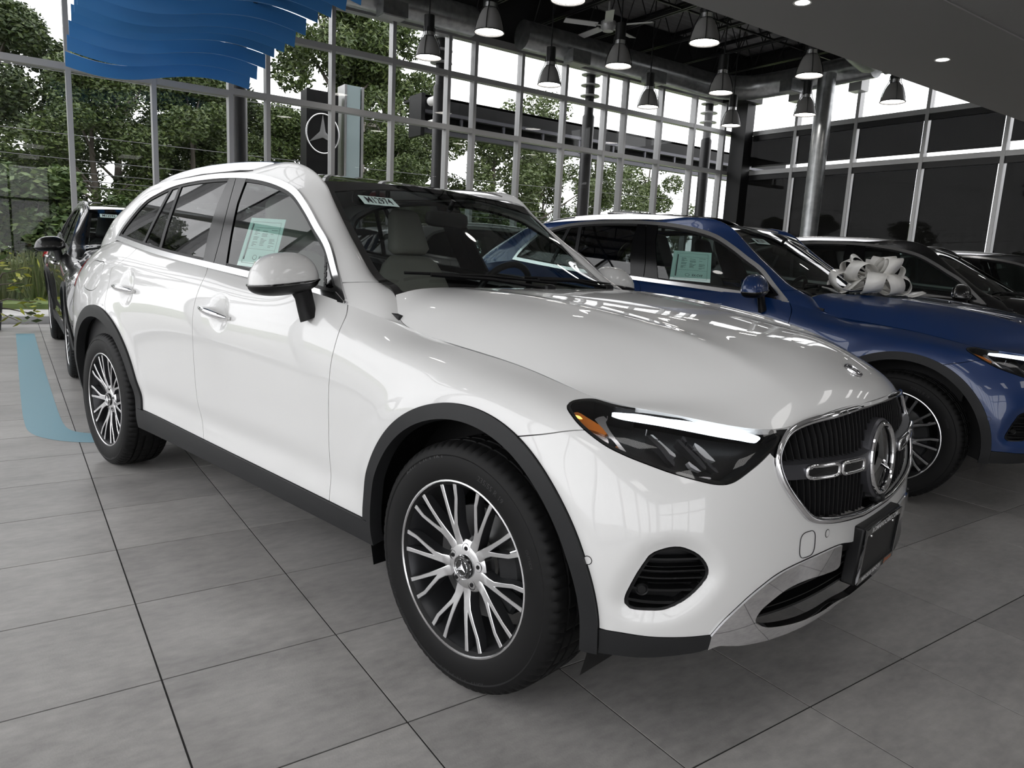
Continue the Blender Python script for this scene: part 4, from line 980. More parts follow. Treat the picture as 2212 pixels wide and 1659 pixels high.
    for y in (-.10, .10): b.lathe([(0, .003), (.004, .003), (.005, 0)], 12, 0, M=Tx @ Matrix.Translation((y, .052, -.006)))
    b.build('plate_screw', MT['satin_metal'], pl)
    # ---- side glass
    xs = np.arange(-3.15, -.58, .012); zs = np.arange(1.03, 1.63, .012); gx, gz = np.meshgrid(xs, zs, indexing='ij'); wv = .85 - (gz - 1.05) * .42 + .010 * np.sin(np.clip((gz - 1.1) / .5, 0, 1) * math.pi)
    G = gridmesh((np.stack([gx, wv, gz], 2), np.stack([gx, gz], 2)), False)
    if G.N[:, 1].mean() > 0: G = TM(G.V, G.T[:, ::-1], -G.N, G.A)
    upc = curve([(p[0], p[2]) for p in BO[2:17]], .01); loc = curve([(-3.05, 1.250), (-2.888, 1.233), (-2.6, 1.204), (-2.3, 1.179), (-1.8, 1.149), (-1.2, 1.114), (-.70, 1.078)], .02)
    dlo = np.r_[upc, loc]
    D = keep(G, lambda m: inside(m, dlo) - .004)
    dl = lambda m: pdist(m.A, loc); du = lambda m: pdist(m.A, upc)
    tr1 = keep(D, lambda m: np.minimum(dl(m), du(m)) - .021); rest = drop(D, lambda m: np.minimum(dl(m), du(m)) - .021)
    belt = keep(tr1, lambda m: dl(m) - du(m)); upt = drop(tr1, lambda m: dl(m) - du(m))
    pair('window_trim', slab(merge(flange(belt.push(.009), .0), flange(upt.push(.006), .0)), .016), MT['bright_trim'], root)
    gas = keep(rest, lambda m: np.minimum(dl(m), du(m)) - .034); gl_ = drop(rest, lambda m: np.minimum(dl(m), du(m)) - .034)
    pair('window_gasket', slab(gas.push(.001), .012), MT['plastic_black'], root)
    def vert(k, ext=.1):
        P = np.array(GL[k]); a, c = P[0], P[-1]; d = (c - a) / np.linalg.norm(c - a); P = np.r_[[a - d * ext], P, [c + d * ext]]; o = np.argsort(P[:, 1]); return lambda m: m.A[:, 0] - np.interp(m.A[:, 1], P[o, 1], P[o, 0])
    bp = np.array(GL['b_pillar']); bp = np.r_[bp[:1] + [-.02, .06], bp[:1], bp[1:]] if False else bp
    def widen(P):
        P = P.copy(); P[0] += [-.005, .05]; P[1] += [.006, .05]; P[4] += [.02, -.06]; P[5] += [.015, -.06]; return P
    bpp = widen(bp); bpl = keep(D, lambda m: inside(m, bpp), lambda m: -np.minimum(dl(m), du(m)) + .020)
    bl, br = sect(bpl, vert('b_mid'), .006)
    pair('b_pillar_cover', merge(slab(bl.push(.002), .012), slab(br.push(.002), .012)), MT['pillar_black'], root)
    gl_ = drop(gl_, lambda m: inside(m, bpp))
    q1, o1 = sect(gl_, vert('div1'), .024); q2, o2 = sect(o1, vert('div2'), .026); rw, fw = sect(o2, vert('b_mid'), .01); fw, sail = sect(fw, vert('sail'), .012)
    for k_, h_ in (('div1', .015), ('div2', .016), ('sail', .008)): pair('window_divider', slab(keep(gl_, lambda m: np.abs(vert(k_)(m)) - h_).push(.001), .012), MT['plastic_black'], root)
    pair('quarter_window', q1.push(-.003), MT['glass_rear_side'], root); pair('rear_vent_window', q2.push(-.003), MT['glass_rear_side'], root); pair('rear_window', rw.push(-.003), MT['glass_rear_side'], root)
    pair('front_window', fw.push(-.003), MT['glass_front_side'], root); pair('sail_panel', slab(sail.push(-.001), .02), MT['gloss_black'], root)
    # ---- screen, roof
    Wd = M_['W']; Wb = both(Wd); vmax = Wd.A[:, 1].max(); umax = Wd.A[:, 0].max()
    fz = lambda m: np.minimum(np.minimum((umax - m.A[:, 0]) - .030, m.A[:, 1] - .07), (vmax - m.A[:, 1]) - .055)
    clear, frit = split(Wb, -fz(Wb))
    scr = tm_obj('windscreen', clear, MT['glass_screen'], root); tm_obj('windscreen_border', slab(frit, .006), MT['gloss_black'], scr)
    tm_obj('panoramic_roof', slab(both(M_['R'].push(-.002)), .02), MT['gloss_black'], root)
    rc = curve([(-1.235, .608, 1.522), (-1.30, .606, 1.560), (-1.42, .604, 1.597), (-1.6, .602, 1.620), (-2.0, .598, 1.636), (-2.4, .598, 1.627), (-2.7, .600, 1.598), (-2.86, .602, 1.566), (-2.95, .604, 1.535)], .03)
    ro = curve(BO[7:16], .02); 
    for sg in (-1, 1):
        b = MB(); V = []; n = len(rc)
        for i, p in enumerate(rc):
            zb = min(np.interp(-p[0], [-q[0] for q in BI[8:16]], [q[2] for q in BI[8:16]]) - .004, p[2] - .006)
            for y, z in ((.018, zb), (.020, (zb + p[2]) / 2), (.014, p[2] - .004), (.004, p[2]), (-.008, p[2] - .001), (-.014, p[2] - .008), (-.016, zb)): V.append((p[0], sg * (p[1] + y), z))
        F = [(i * 7 + j, i * 7 + j + 1, (i + 1) * 7 + j + 1, (i + 1) * 7 + j) for i in range(n - 1) for j in range(6)] + [tuple(range(7)), tuple((n - 1) * 7 + j for j in range(7))]
        b.add(V, F); rl = b.build('roof_rail', MT['satin_metal'], root, 50)
        b = MB(); b.tube([(p[0], sg * (p[1] + .021), min(np.interp(-p[0], [-q[0] for q in BI[8:16]], [q[2] for q in BI[8:16]]) + .001, p[2])) for p in rc[2:-2]], .0045, 6); b.build('rail_shadow_line', MT['plastic_black'], rl, 60)  # black tube standing in for the gap's shadow line along the rail base
    b = MB(); V = []
    for w in np.linspace(-.60, .60, 21):
        k = (w / .6) ** 2
        V += [(-3.02 - .02 * k, w, 1.556 - .04 * k), (-3.36 + .05 * k, w, 1.510 - .055 * k), (-3.40 + .05 * k, w, 1.494 - .055 * k), (-3.34 + .05 * k, w, 1.480 - .055 * k), (-3.02, w, 1.50 - .04 * k)]
    b.add(V, [(i * 5 + j, i * 5 + j + 1, (i + 1) * 5 + j + 1, (i + 1) * 5 + j) for i in range(20) for j in range(4)]); b.build('roof_spoiler', PT, root, 40)
    b = MB(); V = []
    for w in np.linspace(-1, 1, 15): V += [(-3.33 - .02 * (1 - w * w), w * .60, 1.47), (-3.60 - .10 * (1 - w * w), w * .66, 1.15)]
    b.add(V, [(2 * i, 2 * i + 1, 2 * i + 3, 2 * i + 2) for i in range(14)]); b.build('tailgate_window', MT['glass_rear_side'], root, 60)
    # cowl and wipers
    b = MB(); V = []
    for w in np.linspace(-.655, .655, 15):
        k = (w / .7) ** 2; V += [(-.44 - .13 * k, w, 1.122), (-.40 - .16 * k, w, 1.085), (-.58 - .15 * k, w, 1.09)]
    b.add(V, [(i * 3, i * 3 + 1, i * 3 + 4, i * 3 + 3) for i in range(14)] + [(i * 3, i * 3 + 3, i * 3 + 5, i * 3 + 2) for i in range(14)]); b.build('cowl', MT['plastic_black'], root)
    for y0, y1 in ((-.02, -.52), (.48, -.02)):
        i0 = lambda y, z: Wb.V[((Wb.V[:, 1] - y) ** 2 + (Wb.V[:, 2] - z) ** 2).argmin()] + np.array([.008, 0, .012])
        b = MB(); b.tube([i0(y0, 1.135), i0((y0 + y1) / 2, 1.165), i0(y1, 1.17)], .008, 6); b.tube([i0(y0 + .08, 1.150), i0((y0 + y1) / 2, 1.172), i0(y1 - .08, 1.175)], .006, 6); b.ellip(tuple(i0(y0, 1.135)), (.02, .03, .018), 2.5, 12); b.build('wiper', MT['plastic_black'], root)
    # ---- door handles
    for k, dd in (('handF', fd), ('handR', rd)):
        a, c = np.array(FT[k][0]), np.array(FT[k][2]); Pa, Na = at(FT[k][0]); Pc, Nc = at(FT[k][2])
        for sg, door in ((1, dd[0]), (-1, dd[1])):
            t = np.linspace(0, 1, 13); L = Pa + (Pc - Pa) * t[:, None]; L = L + (Na + Nc) / 2 * (.012 + .022 * np.sin(t * math.pi) ** .7)[:, None]
            b = MB(); b.tube(L * [1, sg, 1], .0165 * (.55 + .45 * np.sin(t * math.pi) ** .5), 12, up=(0, -sg, 0), sq=.8)
            hd = b.build('door_handle', PT, door, 60)
            b = MB(); b.tube((L + (Na + Nc) / 2 * .006 + [0, 0, .002]) * [1, sg, 1], .0122 * (.45 + .55 * np.sin(t * math.pi) ** .5), 10, up=(0, -sg, 0), sq=.95); b.build('handle_trim', MT['chrome'], hd, 60)
            b = MB(); b.tube(np.array([Pa + Na * .0, Pa + Na * .02 + (Pc - Pa) * .08]) * [1, sg, 1], .008, 8); b.build('handle_mount', PT, hd); b = MB(); b.tube(np.array([Pc + Nc * .0, Pc + Nc * .02 - (Pc - Pa) * .08]) * [1, sg, 1], .008, 8); b.build('handle_mount', PT, hd)
    # ---- door mirrors
    for sg in (1, -1):
        def mirror_shell(scale, zc, lo):
            V = []; F = []; n, m = 28, 14
            for i in range(m + 1):
                a = (math.pi / 2) * i / m if not lo else -(math.pi / 2) * i / m
                for j in range(n):
                    t = 2 * math.pi * j / n; cx, sy = math.cos(t), math.sin(t)
                    rx = .085 if cx > 0 else .060; e = abs(math.cos(a)) ** .75
                    x = rx * math.copysign(abs(cx) ** .75, cx) * e; y = .130 * math.copysign(abs(sy) ** .8, sy) * e
                    h = (.098 if not lo else .040) * math.sin(a)
                    V.append((-.872 + x - .10 * y - .10 * h, sg * -(.972 - y * 1.0), zc + h + .10 * y + .02 * x))
            F = [(i * n + j, i * n + (j + 1) % n, (i + 1) * n + (j + 1) % n, (i + 1) * n + j) for i in range(m) for j in range(n)]
            return V, F
        b = MB(); b.add(*mirror_shell(1, 1.140, False)); cap = b.build('door_mirror', PT, root, 60)
        b = MB(); b.add(*mirror_shell(1, 1.134, True)); b.build('mirror_housing', MT['plastic_black'], cap, 60)
        b = MB(); t = np.linspace(-1.9, 1.2, 30); b.tube([(-.872 + (.086 if math.cos(q) > 0 else .061) * math.copysign(abs(math.cos(q)) ** .75, math.cos(q)) - .1 * .131 * math.copysign(abs(math.sin(q)) ** .8, math.sin(q)), sg * -(.972 - .131 * math.copysign(abs(math.sin(q)) ** .8, math.sin(q))), 1.1375 + .0131 * math.copysign(abs(math.sin(q)) ** .8, math.sin(q))) for q in t], .0045, 6); b.build('mirror_indicator', MT['gloss_black'], cap, 60)
        b = MB(); b.tube(np.array([(-.845, -.925, 1.125), (-.840, -.912, 1.09), (-.835, -.905, 1.05), (-.83, -.892, 1.015)]) * [1, sg, 1], [.040, .034, .034, .040], 14, up=(1, 0, 0), sq=.62); b.build('mirror_stalk', MT['plastic_black'], cap, 60)
        b = MB(); b.cbox((-.921, sg * -.972, 1.165), (.004, .16, .075)); b.build('mirror_glass', MT['chrome'], cap)
    # ---- cabin
    b = MB(); b.box((-3.5, -.80, .34), (-.35, .80, .37)); b.box((-.60, -.68, .37), (-.55, .68, 1.04)); b.box((-3.35, -.78, .37), (-2.75, .78, .98)); cab = b.build('cabin_floor', MT['interior_dark'], root)
    Sl = surfaces(.06)['S']; ln = keep(Sl, lambda m: m.V[:, 0] + .47, lambda m: -3.55 - m.V[:, 0]).push(-.045); ln = TM(ln.V, ln.T[:, ::-1], -ln.N)
    pair('door_lining', ln, MT['interior_dark'], root)
    pr_ = [(-.50, 1.05), (-.72, 1.085), (-.90, 1.09), (-1.00, 1.065), (-1.04, 1.00), (-1.0, .86), (-.90, .70), (-.55, .62)]
    b = MB(); b.prism(pr_, -.76, .76, axis=1); b.build('dashboard', MT['interior_dark'], cab)
    Ms = Matrix.Translation((-1.12, .37, 1.06)) @ Matrix.Rotation(math.radians(-66), 4, 'Y')
    b = MB(); t = np.linspace(0, 2 * math.pi, 41)[:-1]; b.tube(np.c_[.185 * np.cos(t), .185 * np.sin(t), 0 * t], .0165, 8, closed=True, up=(0, 0, 1), M=Ms); b.ellip((0, 0, -.01), (.075, .08, .03), 2.6, 16, M=Ms); b.tube([(0, -.18, 0), (0, .18, 0)], .016, 8, M=Ms); b.tube([(0, 0, 0), (-.18, 0, 0)], .016, 8, M=Ms); b.tube([(0, 0, 0), (0, 0, -.3)], .03, 8, M=Ms); b.build('steering_wheel', MT['plastic_black'], cab, 60)
    b = MB(); b.ellip((-1.10, -.03, 1.415), (.018, .125, .036), 4, 16); b.tube([(-1.10, -.03, 1.44), (-1.07, -.02, 1.50)], .012, 6); b.build('interior_mirror', MT['plastic_black'], cab, 60)
    for y in (-.37, .37):
        b = MB(); b.ellip((-1.45, y, .66), (.28, .27, .11), 3.2, 22); seat = b.build('seat', MT['leather_cream'], cab, 60)
        Mt = Matrix.Translation((-1.70, y, .70)) @ Matrix.Rotation(math.radians(-17), 4, 'Y')
        b = MB()
        V = []; F = []; n = 24; m = 14
        for i in range(m + 1):
            q = i / m; z = .56 * q; hw = .255 - .10 * max(0, (q - .55) / .45) ** 1.8; hd = .085 - .03 * q
            if i in (0, m): hw *= .86; hd *= .5
            for j in range(n):
                a = 2 * math.pi * j / n; V.append((hd * math.copysign(abs(math.cos(a)) ** .6, math.cos(a)), hw * math.copysign(abs(math.sin(a)) ** .6, math.sin(a)), z))
        F = [(i * n + j, i * n + (j + 1) % n, (i + 1) * n + (j + 1) % n, (i + 1) * n + j) for i in range(m) for j in range(n)] + [tuple(range(n)), tuple(m * n + j for j in range(n))]
        b.add(V, F, M=Mt); b.build('seat_back', MT['leather_cream'], seat, 60)
        b = MB(); V = []
        for i in range(11):
            q = i / 10; z = .575 + .25 * q; hw = (.135 - .045 * q) * (1 if 0 < i < 10 else .8); hd = (.055 - .012 * q) * (1 if 0 < i < 10 else .6)
            for j in range(n):
                a = 2 * math.pi * j / n; V.append((.01 + hd * math.copysign(abs(math.cos(a)) ** .6, math.cos(a)), hw * math.copysign(abs(math.sin(a)) ** .6, math.sin(a)), z))
        b.add(V, [(i * n + j, i * n + (j + 1) % n, (i + 1) * n + (j + 1) % n, (i + 1) * n + j) for i in range(10) for j in range(n)] + [tuple(range(n)), tuple(10 * n + j for j in range(n))], M=Mt); b.build('headrest', MT['leather_cream'], seat, 60)
    b = MB(); b.ellip((-2.45, 0, .66), (.28, .62, .11), 4, 24); b.ellip((-2.72, 0, .98), (.10, .62, .30), 5, 24); b.build('rear_bench', MT['interior_dark'], cab, 60)
    # window papers: sticker in the door glass, stock number on the screen
    pp = np.array(GL['paper']); c4 = [(x, -(.85 - (z - 1.05) * .42 + .002), z) for x, z in pp]
    c4 = np.array(c4); b = MB(); b.add(np.r_[c4, c4 + [0, .002, 0]], [(0, 1, 2, 3), (7, 6, 5, 4), (0, 4, 5, 1), (1, 5, 6, 2), (2, 6, 7, 3), (3, 7, 4, 0)]); pap = b.build('window_sticker', MT['paper_mint'], root)
    def onp(s_, t_): return (c4[0] * (1 - s_) + c4[1] * s_) * (1 - t_) + (c4[3] * (1 - s_) + c4[2] * s_) * t_ + np.array([0, -.0012, 0])
    b = MB()
    def inkbox(s0, s1, t0, t1): b.add([onp(s0, t0), onp(s1, t0), onp(s1, t1), onp(s0, t1)], [(0, 1, 2, 3)])
    inkbox(.12, .15, .12, .86)
    for q in ((.10, .92, .075, .080), (.10, .92, .925, .93), (.10, .105, .075, .93), (.915, .92, .075, .93), (.20, .92, .19, .194), (.12, .92, .63, .634)): inkbox(*q)
    rg = random.Random(3)
    for col_ in (.24, .46, .70):
        for k in range(14):
            if rg.random() < .85: inkbox(col_, col_ + rg.uniform(.06, .17), .23 + k * .026, .238 + k * .026)
    V, F = text_mesh('EX-CVZ', .10, True); b.add([onp(.68 + x * .75, .80 - h * .95) for x, h, _ in V], F)
    a = np.linspace(0, 2 * math.pi, 25)
    for p, q in zip(a[:-1], a[1:]): b.add([onp(.43 + .055 * math.cos(p), .80 + .05 * math.sin(p)), onp(.43 + .055 * math.cos(q), .80 + .05 * math.sin(q)), onp(.43 + .048 * math.cos(q), .80 + .043 * math.sin(q)), onp(.43 + .048 * math.cos(p), .80 + .043 * math.sin(p))], [(0, 1, 2, 3)])
    b.build('sticker_print', MT['print_ink'], pap, 0)
    return root
def stock_sticker(root, txt, y=-.42, z=1.462, w=.155):
    """stock-number label inside the windscreen of one car"""
    t = (z - 1.108) / (1.556 - 1.108)
    def P(a, h):
        yy = y + a; s = abs(yy) / (.700 - .1 * t); zz = z + h
        xc = np.interp(zz, [q[1] for q in WS], [q[0] for q in WS]); xe = np.interp(zz, [q[2] for q in WE], [q[0] for q in WE])
        return np.array([xc + (xe - xc) * s * s + .0015, yy, zz])
    b = MB(); n = 6; V = [];
    for i in range(n + 1):
        a = -w / 2 + w * i / n; V += [P(a, -.018), P(a, .018)]
    b.add(V, [(2 * i, 2 * i + 2, 2 * i + 3, 2 * i + 1) for i in range(n)]); s = b.build('stock_label', MT['paper_mint'], root, 0)
    b = MB(); V, F = text_mesh(txt, .036, True); b.add([P(x, h) + [.0015, 0, .001] for x, h, _ in V], F); b.build('label_print', MT['print_ink'], s, 0)
# ================================================================ things
def down_light(x, y, label):
    r = empty('recessed_light', (x, y, ZS)); tag(r, label, 'light', 'recessed lights in the soffit')
    b = MB(); b.lathe([(.062, -.001), (.078, -.006), (.082, 0)], 28); b.build('trim_ring', MT['wall_white'], r)
    b = MB(); b.lathe([(0, -.003), (.062, -.002)], 28); b.build('diffuser', MT['down_glow'], r); return r
for x in (-3.4, -1.0, 1.55, 3.96, 6.49, 9.0, 11.5): down_light(x, 2.38, 'small round recessed light in the lowered white soffit')
def panel_light(x, y):
    r = empty('ceiling_panel_light', (x, y, ZS + .012)); tag(r, 'flat rectangular light panel in the low tiled ceiling', 'light', 'light panels in the low ceiling')
    b = MB(); b.box((-.30, -.60, -.012), (.30, .60, 0)); b.build('frame', MT['wall_white'], r); b = MB(); b.box((-.27, -.57, -.016), (.27, .57, -.012)); b.build('diffuser', MT['panel_glow'], r, 0)
for x in (-3.6, -1.2, 1.2, 3.6, 6.0, 8.4, 10.8):
    for y in (-5.4, -1.8): panel_light(x, y)

# ---------------- pendant lamps
lamp0 = None
def pendant(x, y):
    global lamp0
    if lamp0 is None:
        lamp0 = r = empty('pendant_lamp'); z0 = 4.2
        b = MB(); b.lathe([(.200, 0), (.192, .012), (.182, .06), (.165, .13), (.138, .21), (.110, .265), (.085, .295), (.075, .30)], 36); b.lathe([(.188, .014), (.160, .13), (.132, .21), (.105, .262), (.07, .285), (0, .29)], 36); b.build('shade', MT['lamp_shade'], r, 50)
        b = MB(); t = np.linspace(0, 2 * math.pi, 37)[:-1]; b.tube(np.c_[.199 * np.cos(t), .199 * np.sin(t), 0 * t], .008, 6, closed=True, up=(0, 0, 1)); b.build('rim', MT['black_steel'], r, 60)
        b = MB(); b.lathe([(0, .02), (.182, .016)], 32); b.build('diffuser', MT['lamp_glow'], r)
        b = MB(); b.lathe([(.078, .30), (.080, .36), (.080, .60), (.0, .60)], 24); b.build('ballast', MT['black_steel'], r, 40)
        b = MB(); b.lathe([(.0825, .305), (.0825, .36)], 24); b.build('collar', MT['satin_metal'], r, 40)
        for k in range(4):
            a = math.pi / 4 + k * math.pi / 2; c, s = math.cos(a), math.sin(a); b = MB(); b.tube([(q * c, q * s, h) for q, h in ((.196, .01), (.190, .08), (.172, .15), (.145, .225), (.115, .285), (.092, .33), (.088, .42))], .006, 5); b.build('bracket', MT['black_steel'], r, 60)
        b = MB(); b.tube([(0, 0, .60), (0, 0, 2.14)], .012, 8); b.build('stem', MT['black_steel'], r, 60)
    else: r = copy_tree(lamp0)
    r.location = (x, y, 4.2)
    return r
for i, x in enumerate((3.53, 5.85, 8.20, 10.60)):
    for j, y in enumerate((5.19, 6.86, 8.58)):
        tag(pendant(x, y), '%s dome pendant lamp from the blue fins, %s' % (('first', 'second', 'third', 'fourth')[i], ('row beside the soffit', 'middle row', 'row along the window wall')[j]), 'lamp', 'pendant lamps over the showroom')

# ---------------- blue wave fins
mat('fin_blue', (.062, .27, .64), .42); mat('fin_edge', (.02, .10, .26), .4)
zl = [3.332, 3.441, 3.514, 3.592, 3.591, 3.571, 3.60, 3.64, 3.61, 3.59, 3.56]; zr = [3.422, 3.487, 3.562, 3.628, 3.615, 3.598, 3.645, 3.695, 3.658, 3.632, 3.592]
fin_names = ['lowest blue wave-shaped ceiling fin, nearest the window wall'] + ['%s blue wavy ceiling fin counted from the window wall' % w for w in ('second', 'third', 'fourth', 'fifth', 'sixth', 'seventh', 'eighth', 'ninth', 'tenth', 'eleventh')]
tilts = [.30, .12, -.05, .02, .34, .26, .05, -.10, .20, .30, .12]
for k in range(11):
    y = 9.2 - .4 * k; V = []; n = 44; hh = .175
    for i in range(n + 1):
        t = i / n; x = -1.19 + 2.225 * t; wv = math.sin(2 * math.pi * t); z = zl[k] + (zr[k] - zl[k]) * t - .075 * wv * (1 if t < .5 else .85); dy = .05 * math.sin(2 * math.pi * t + .6)
        a = tilts[k] + .25 * math.sin(2 * math.pi * t + .4); ca_, sa_ = math.cos(a), math.sin(a)
        for q, h in ((-.008, 0), (.008, 0), (.008, hh), (-.008, hh)): V.append((x, y + dy + q * ca_ - h * sa_, z + h * ca_ + q * sa_))
    b = MB(); b.add(V, [(i * 4 + j, i * 4 + (j + 1) % 4, (i + 1) * 4 + (j + 1) % 4, (i + 1) * 4 + j) for i in range(n) for j in range(4)] + [(0, 1, 2, 3), (n * 4, n * 4 + 1, n * 4 + 2, n * 4 + 3)])
    tag(b.build('ceiling_fin', MT['fin_blue'], None, 30), fin_names[k], 'ceiling fin', 'blue ceiling fins')
for x in (-.62, .46):
    r = empty('fin_rail', (x, 7.2, 3.95)); tag(r, 'black steel rail carrying the blue fins, %s' % ('end by the open window side' if x < 0 else 'end toward the pendant lamps'), 'rail')
    b = MB(); b.box((-.02, -2.25, -.10), (.02, 2.25, -.06)); b.build('bar', MT['black_steel'], r, 0)
    for y in (-1.8, 0, 1.8): b = MB(); b.tube([(0, y, -.06), (0, y, 2.35)], .008, 6); b.build('hanger', MT['black_steel'], r)

# ---------------- ducts
def duct(name, pts, r, label, seam=.14, n=28):
    root = empty(name, tuple(pts[0])); P = np.array(pts, float) - np.array(pts[0]); C_ = curve(P, seam / 2) if len(P) > 2 else P[0] + (P[1] - P[0]) * np.linspace(0, 1, max(2, int(np.linalg.norm(P[1] - P[0]) / (seam / 2))))[:, None]
    rr = np.full(len(C_), r); rr[::2] += .003
    b = MB(); b.tube(C_, rr, n, cap=True); b.build('spiral_pipe', MT['galvanised'], root, 25); tag(root, label, 'duct'); return root
def diffuser(x, y, z, label):
    r = empty('air_diffuser', (x, y, z)); tag(r, label, 'air vent', 'air vents under the ducts')
    b = MB(); b.box((-.21, -.14, -.11), (.21, .14, .11)); b.build('box', MT['galvanised'], r, 0)
    b = MB(); b.box((-.18, -.11, -.118), (.18, .11, -.109)); b.build('grille', MT['aluminium'], r, 0)
duct('air_duct', [(-4.1, 9.55, 5.20), (4.86, 9.55, 5.20)], .24, 'spiral silver air duct running above the window wall by the blue fins')
d2 = duct('air_duct', [(5.9, 9.55, 5.21), (9.6, 9.5, 5.20), (11.2, 9.45, 5.20), (11.75, 9.1, 5.22), (11.95, 8.5, 5.25), (12.0, 6.4, 5.28)], .25, 'spiral silver air duct turning the corner between the two window walls')
duct('air_duct', [(12.0, 6.2, 5.28), (12.05, 4.2, 5.28), (12.05, 3.2, 5.28)], .22, 'short spiral air duct ending at the soffit by the shaded windows')
duct('air_duct', [(8.3, 3.2, 5.35), (8.6, 4.6, 5.33), (9.4, 5.4, 5.31), (10.6, 6.0, 5.30), (11.6, 6.3, 5.30)], .27, 'fat curved air duct coming from the soffit over the pendant lamps')
duct('duct_riser', [(11.42, 7.03, .0), (11.42, 7.03, 5.1)], .165, 'upright spiral duct standing before the shaded windows', .16)
for (x, y, z), l_ in (((3.25, 9.30, 4.98), 'by the first long duct near the blue fins'), ((7.0, 9.30, 4.98), 'under the start of the corner duct'), ((9.0, 9.30, 4.98), 'under the middle of the corner duct'), ((11.55, 7.9, 5.02), 'on the duct by the upright riser')):
    diffuser(x, y, z, 'square metal air vent ' + l_)
for y, l_ in ((8.72, 'farther from the soffit'), (7.28, 'nearer to the soffit')):
    b = MB(); b.box((12.80, y - .14, 5.06), (13.08, y + .14, 5.34)); tag(b.build('shade_motor_box', MT['aluminium'], None, 0), 'grey metal box above the shaded windows, %s' % l_, 'box')

# ---------------- ceiling fan
fan = empty('ceiling_fan', (6.75, 8.2, 5.25)); tag(fan, 'grey ceiling fan between the black joists', 'fan')
b = MB(); b.lathe([(0, -.10), (.09, -.09), (.13, -.02), (.13, .06), (.06, .10), (0, .10)], 24); b.build('motor', MT['aluminium'], fan, 40)
b = MB(); b.tube([(0, 0, .1), (0, 0, 1.05)], .02, 8); b.build('downrod', MT['aluminium'], fan)
for k in range(5):
    a = 2 * math.pi * k / 5 + .25; b = MB(); b.box((.20, -.07, -.006), (.78, .07, .006), 0, Matrix.Rotation(a, 4, 'Z') @ Matrix.Rotation(.2, 4, 'X')); b.box((.08, -.02, -.012), (.24, .02, 0), 0, Matrix.Rotation(a, 4, 'Z')); b.build('blade', MT['aluminium'], fan, 0)

# ---------------- blue floor line
mat('vinyl_blue', (.18, .38, .47), .35)
lo = [(-1.885, 9.10), (-1.887, 7.6), (-1.890, 6.14), (-1.891, 4.75), (-1.884, 3.91), (-1.866, 3.60), (-1.83, 3.46), (-1.76, 3.33), (-1.66, 3.22), (-1.50, 3.13), (-1.2, 3.05), (-.9, 3.0)]
hi = [(-1.690, 9.10), (-1.690, 7.6), (-1.686, 6.14), (-1.680, 4.75), (-1.672, 3.95), (-1.662, 3.70), (-1.645, 3.57), (-1.61, 3.48), (-1.55, 3.41), (-1.44, 3.34), (-1.2, 3.27), (-.9, 3.22)]
b = MB(); A = curve(lo, .08); B_ = np.array([curve(hi, .08)[int(round(t))] for t in np.linspace(0, len(curve(hi, .08)) - 1, len(A))]); n = len(A)
b.add(np.r_[np.c_[A, np.full(n, .0012)], np.c_[B_, np.full(n, .0012)]], [(i, i + 1, n + i + 1, n + i) for i in range(n - 1)])
tag(b.build('floor_line', MT['vinyl_blue'], None, 0), 'pale blue curved vinyl line stuck on the floor tiles', 'floor line')
fo = empty('floor_outlet', (-1.40, 9.72, 0)); tag(fo, 'small brass-coloured floor outlet by the window sill', 'outlet')
mat('brass', (.62, .52, .22), .35, .6); b = MB(); b.lathe([(0, .003), (.10, .003), (.115, .0)], 24); b.build('plate', MT['satin_metal'], fo); b = MB(); b.lathe([(0, .006), (.05, .006), (.055, .003)], 20); b.build('cover', MT['brass'], fo)

# ================================================================ cars
suv = make_suv('paint_white')
wheel0 = make_wheel(suv)
for k, (x, y) in enumerate(((0, .8056), (-2.888, .8144))):
    for sg in (1, -1):
        w = wheel0 if (k, sg) == (0, 1) else copy_tree(wheel0, suv)
        w.location = (x, -sg * y, .3705); w.rotation_euler = (0, 0, 0 if sg == 1 else math.pi)
def place(o, x, y, a, label):
    o.location = (x, y, 0); o.rotation_euler = (0, 0, a); tag(o, label, 'car'); return o
P0 = 'paint_white'; CRM = 'leather_cream'
mat('leather_black', (.02, .02, .021), .5)
SKIP = ('plate_holder', 'window_sticker')
blue = place(copy_tree(suv, None, {P0: MT['paint_blue'], CRM: MT['leather_black']}, ('plate_holder',)), 3.081, .427, -1.319, 'blue suv with a big white bow on its hood')
black = place(copy_tree(suv, None, {P0: MT['paint_black'], CRM: MT['leather_black']}, SKIP), 5.971, .493, -1.319, 'black suv with bright roof rails beside the blue car')
grey = place(copy_tree(suv, None, {P0: MT['paint_graphite'], CRM: MT['leather_black']}, SKIP), 9.0, .75, -1.319, 'dark grey suv beyond the black car at the shaded windows')
rear = place(copy_tree(suv, None, {P0: MT['paint_black'], CRM: MT['leather_black'], 'chrome': MT['chrome']}, SKIP), -.60, 5.62, -math.pi / 2, 'black suv facing the camera behind the white car')
far = place(copy_tree(suv, None, None, SKIP), 4.75, 5.95, 0, 'white suv parked crosswise behind the blue car')
place(suv, 0, 0, CAR_TURN, 'white suv with black panoramic roof and chrome skid plate')
stock_sticker(suv, 'M12974'); stock_sticker(blue, 'M12991'); stock_sticker(rear, 'M12592', -.44, 1.47)

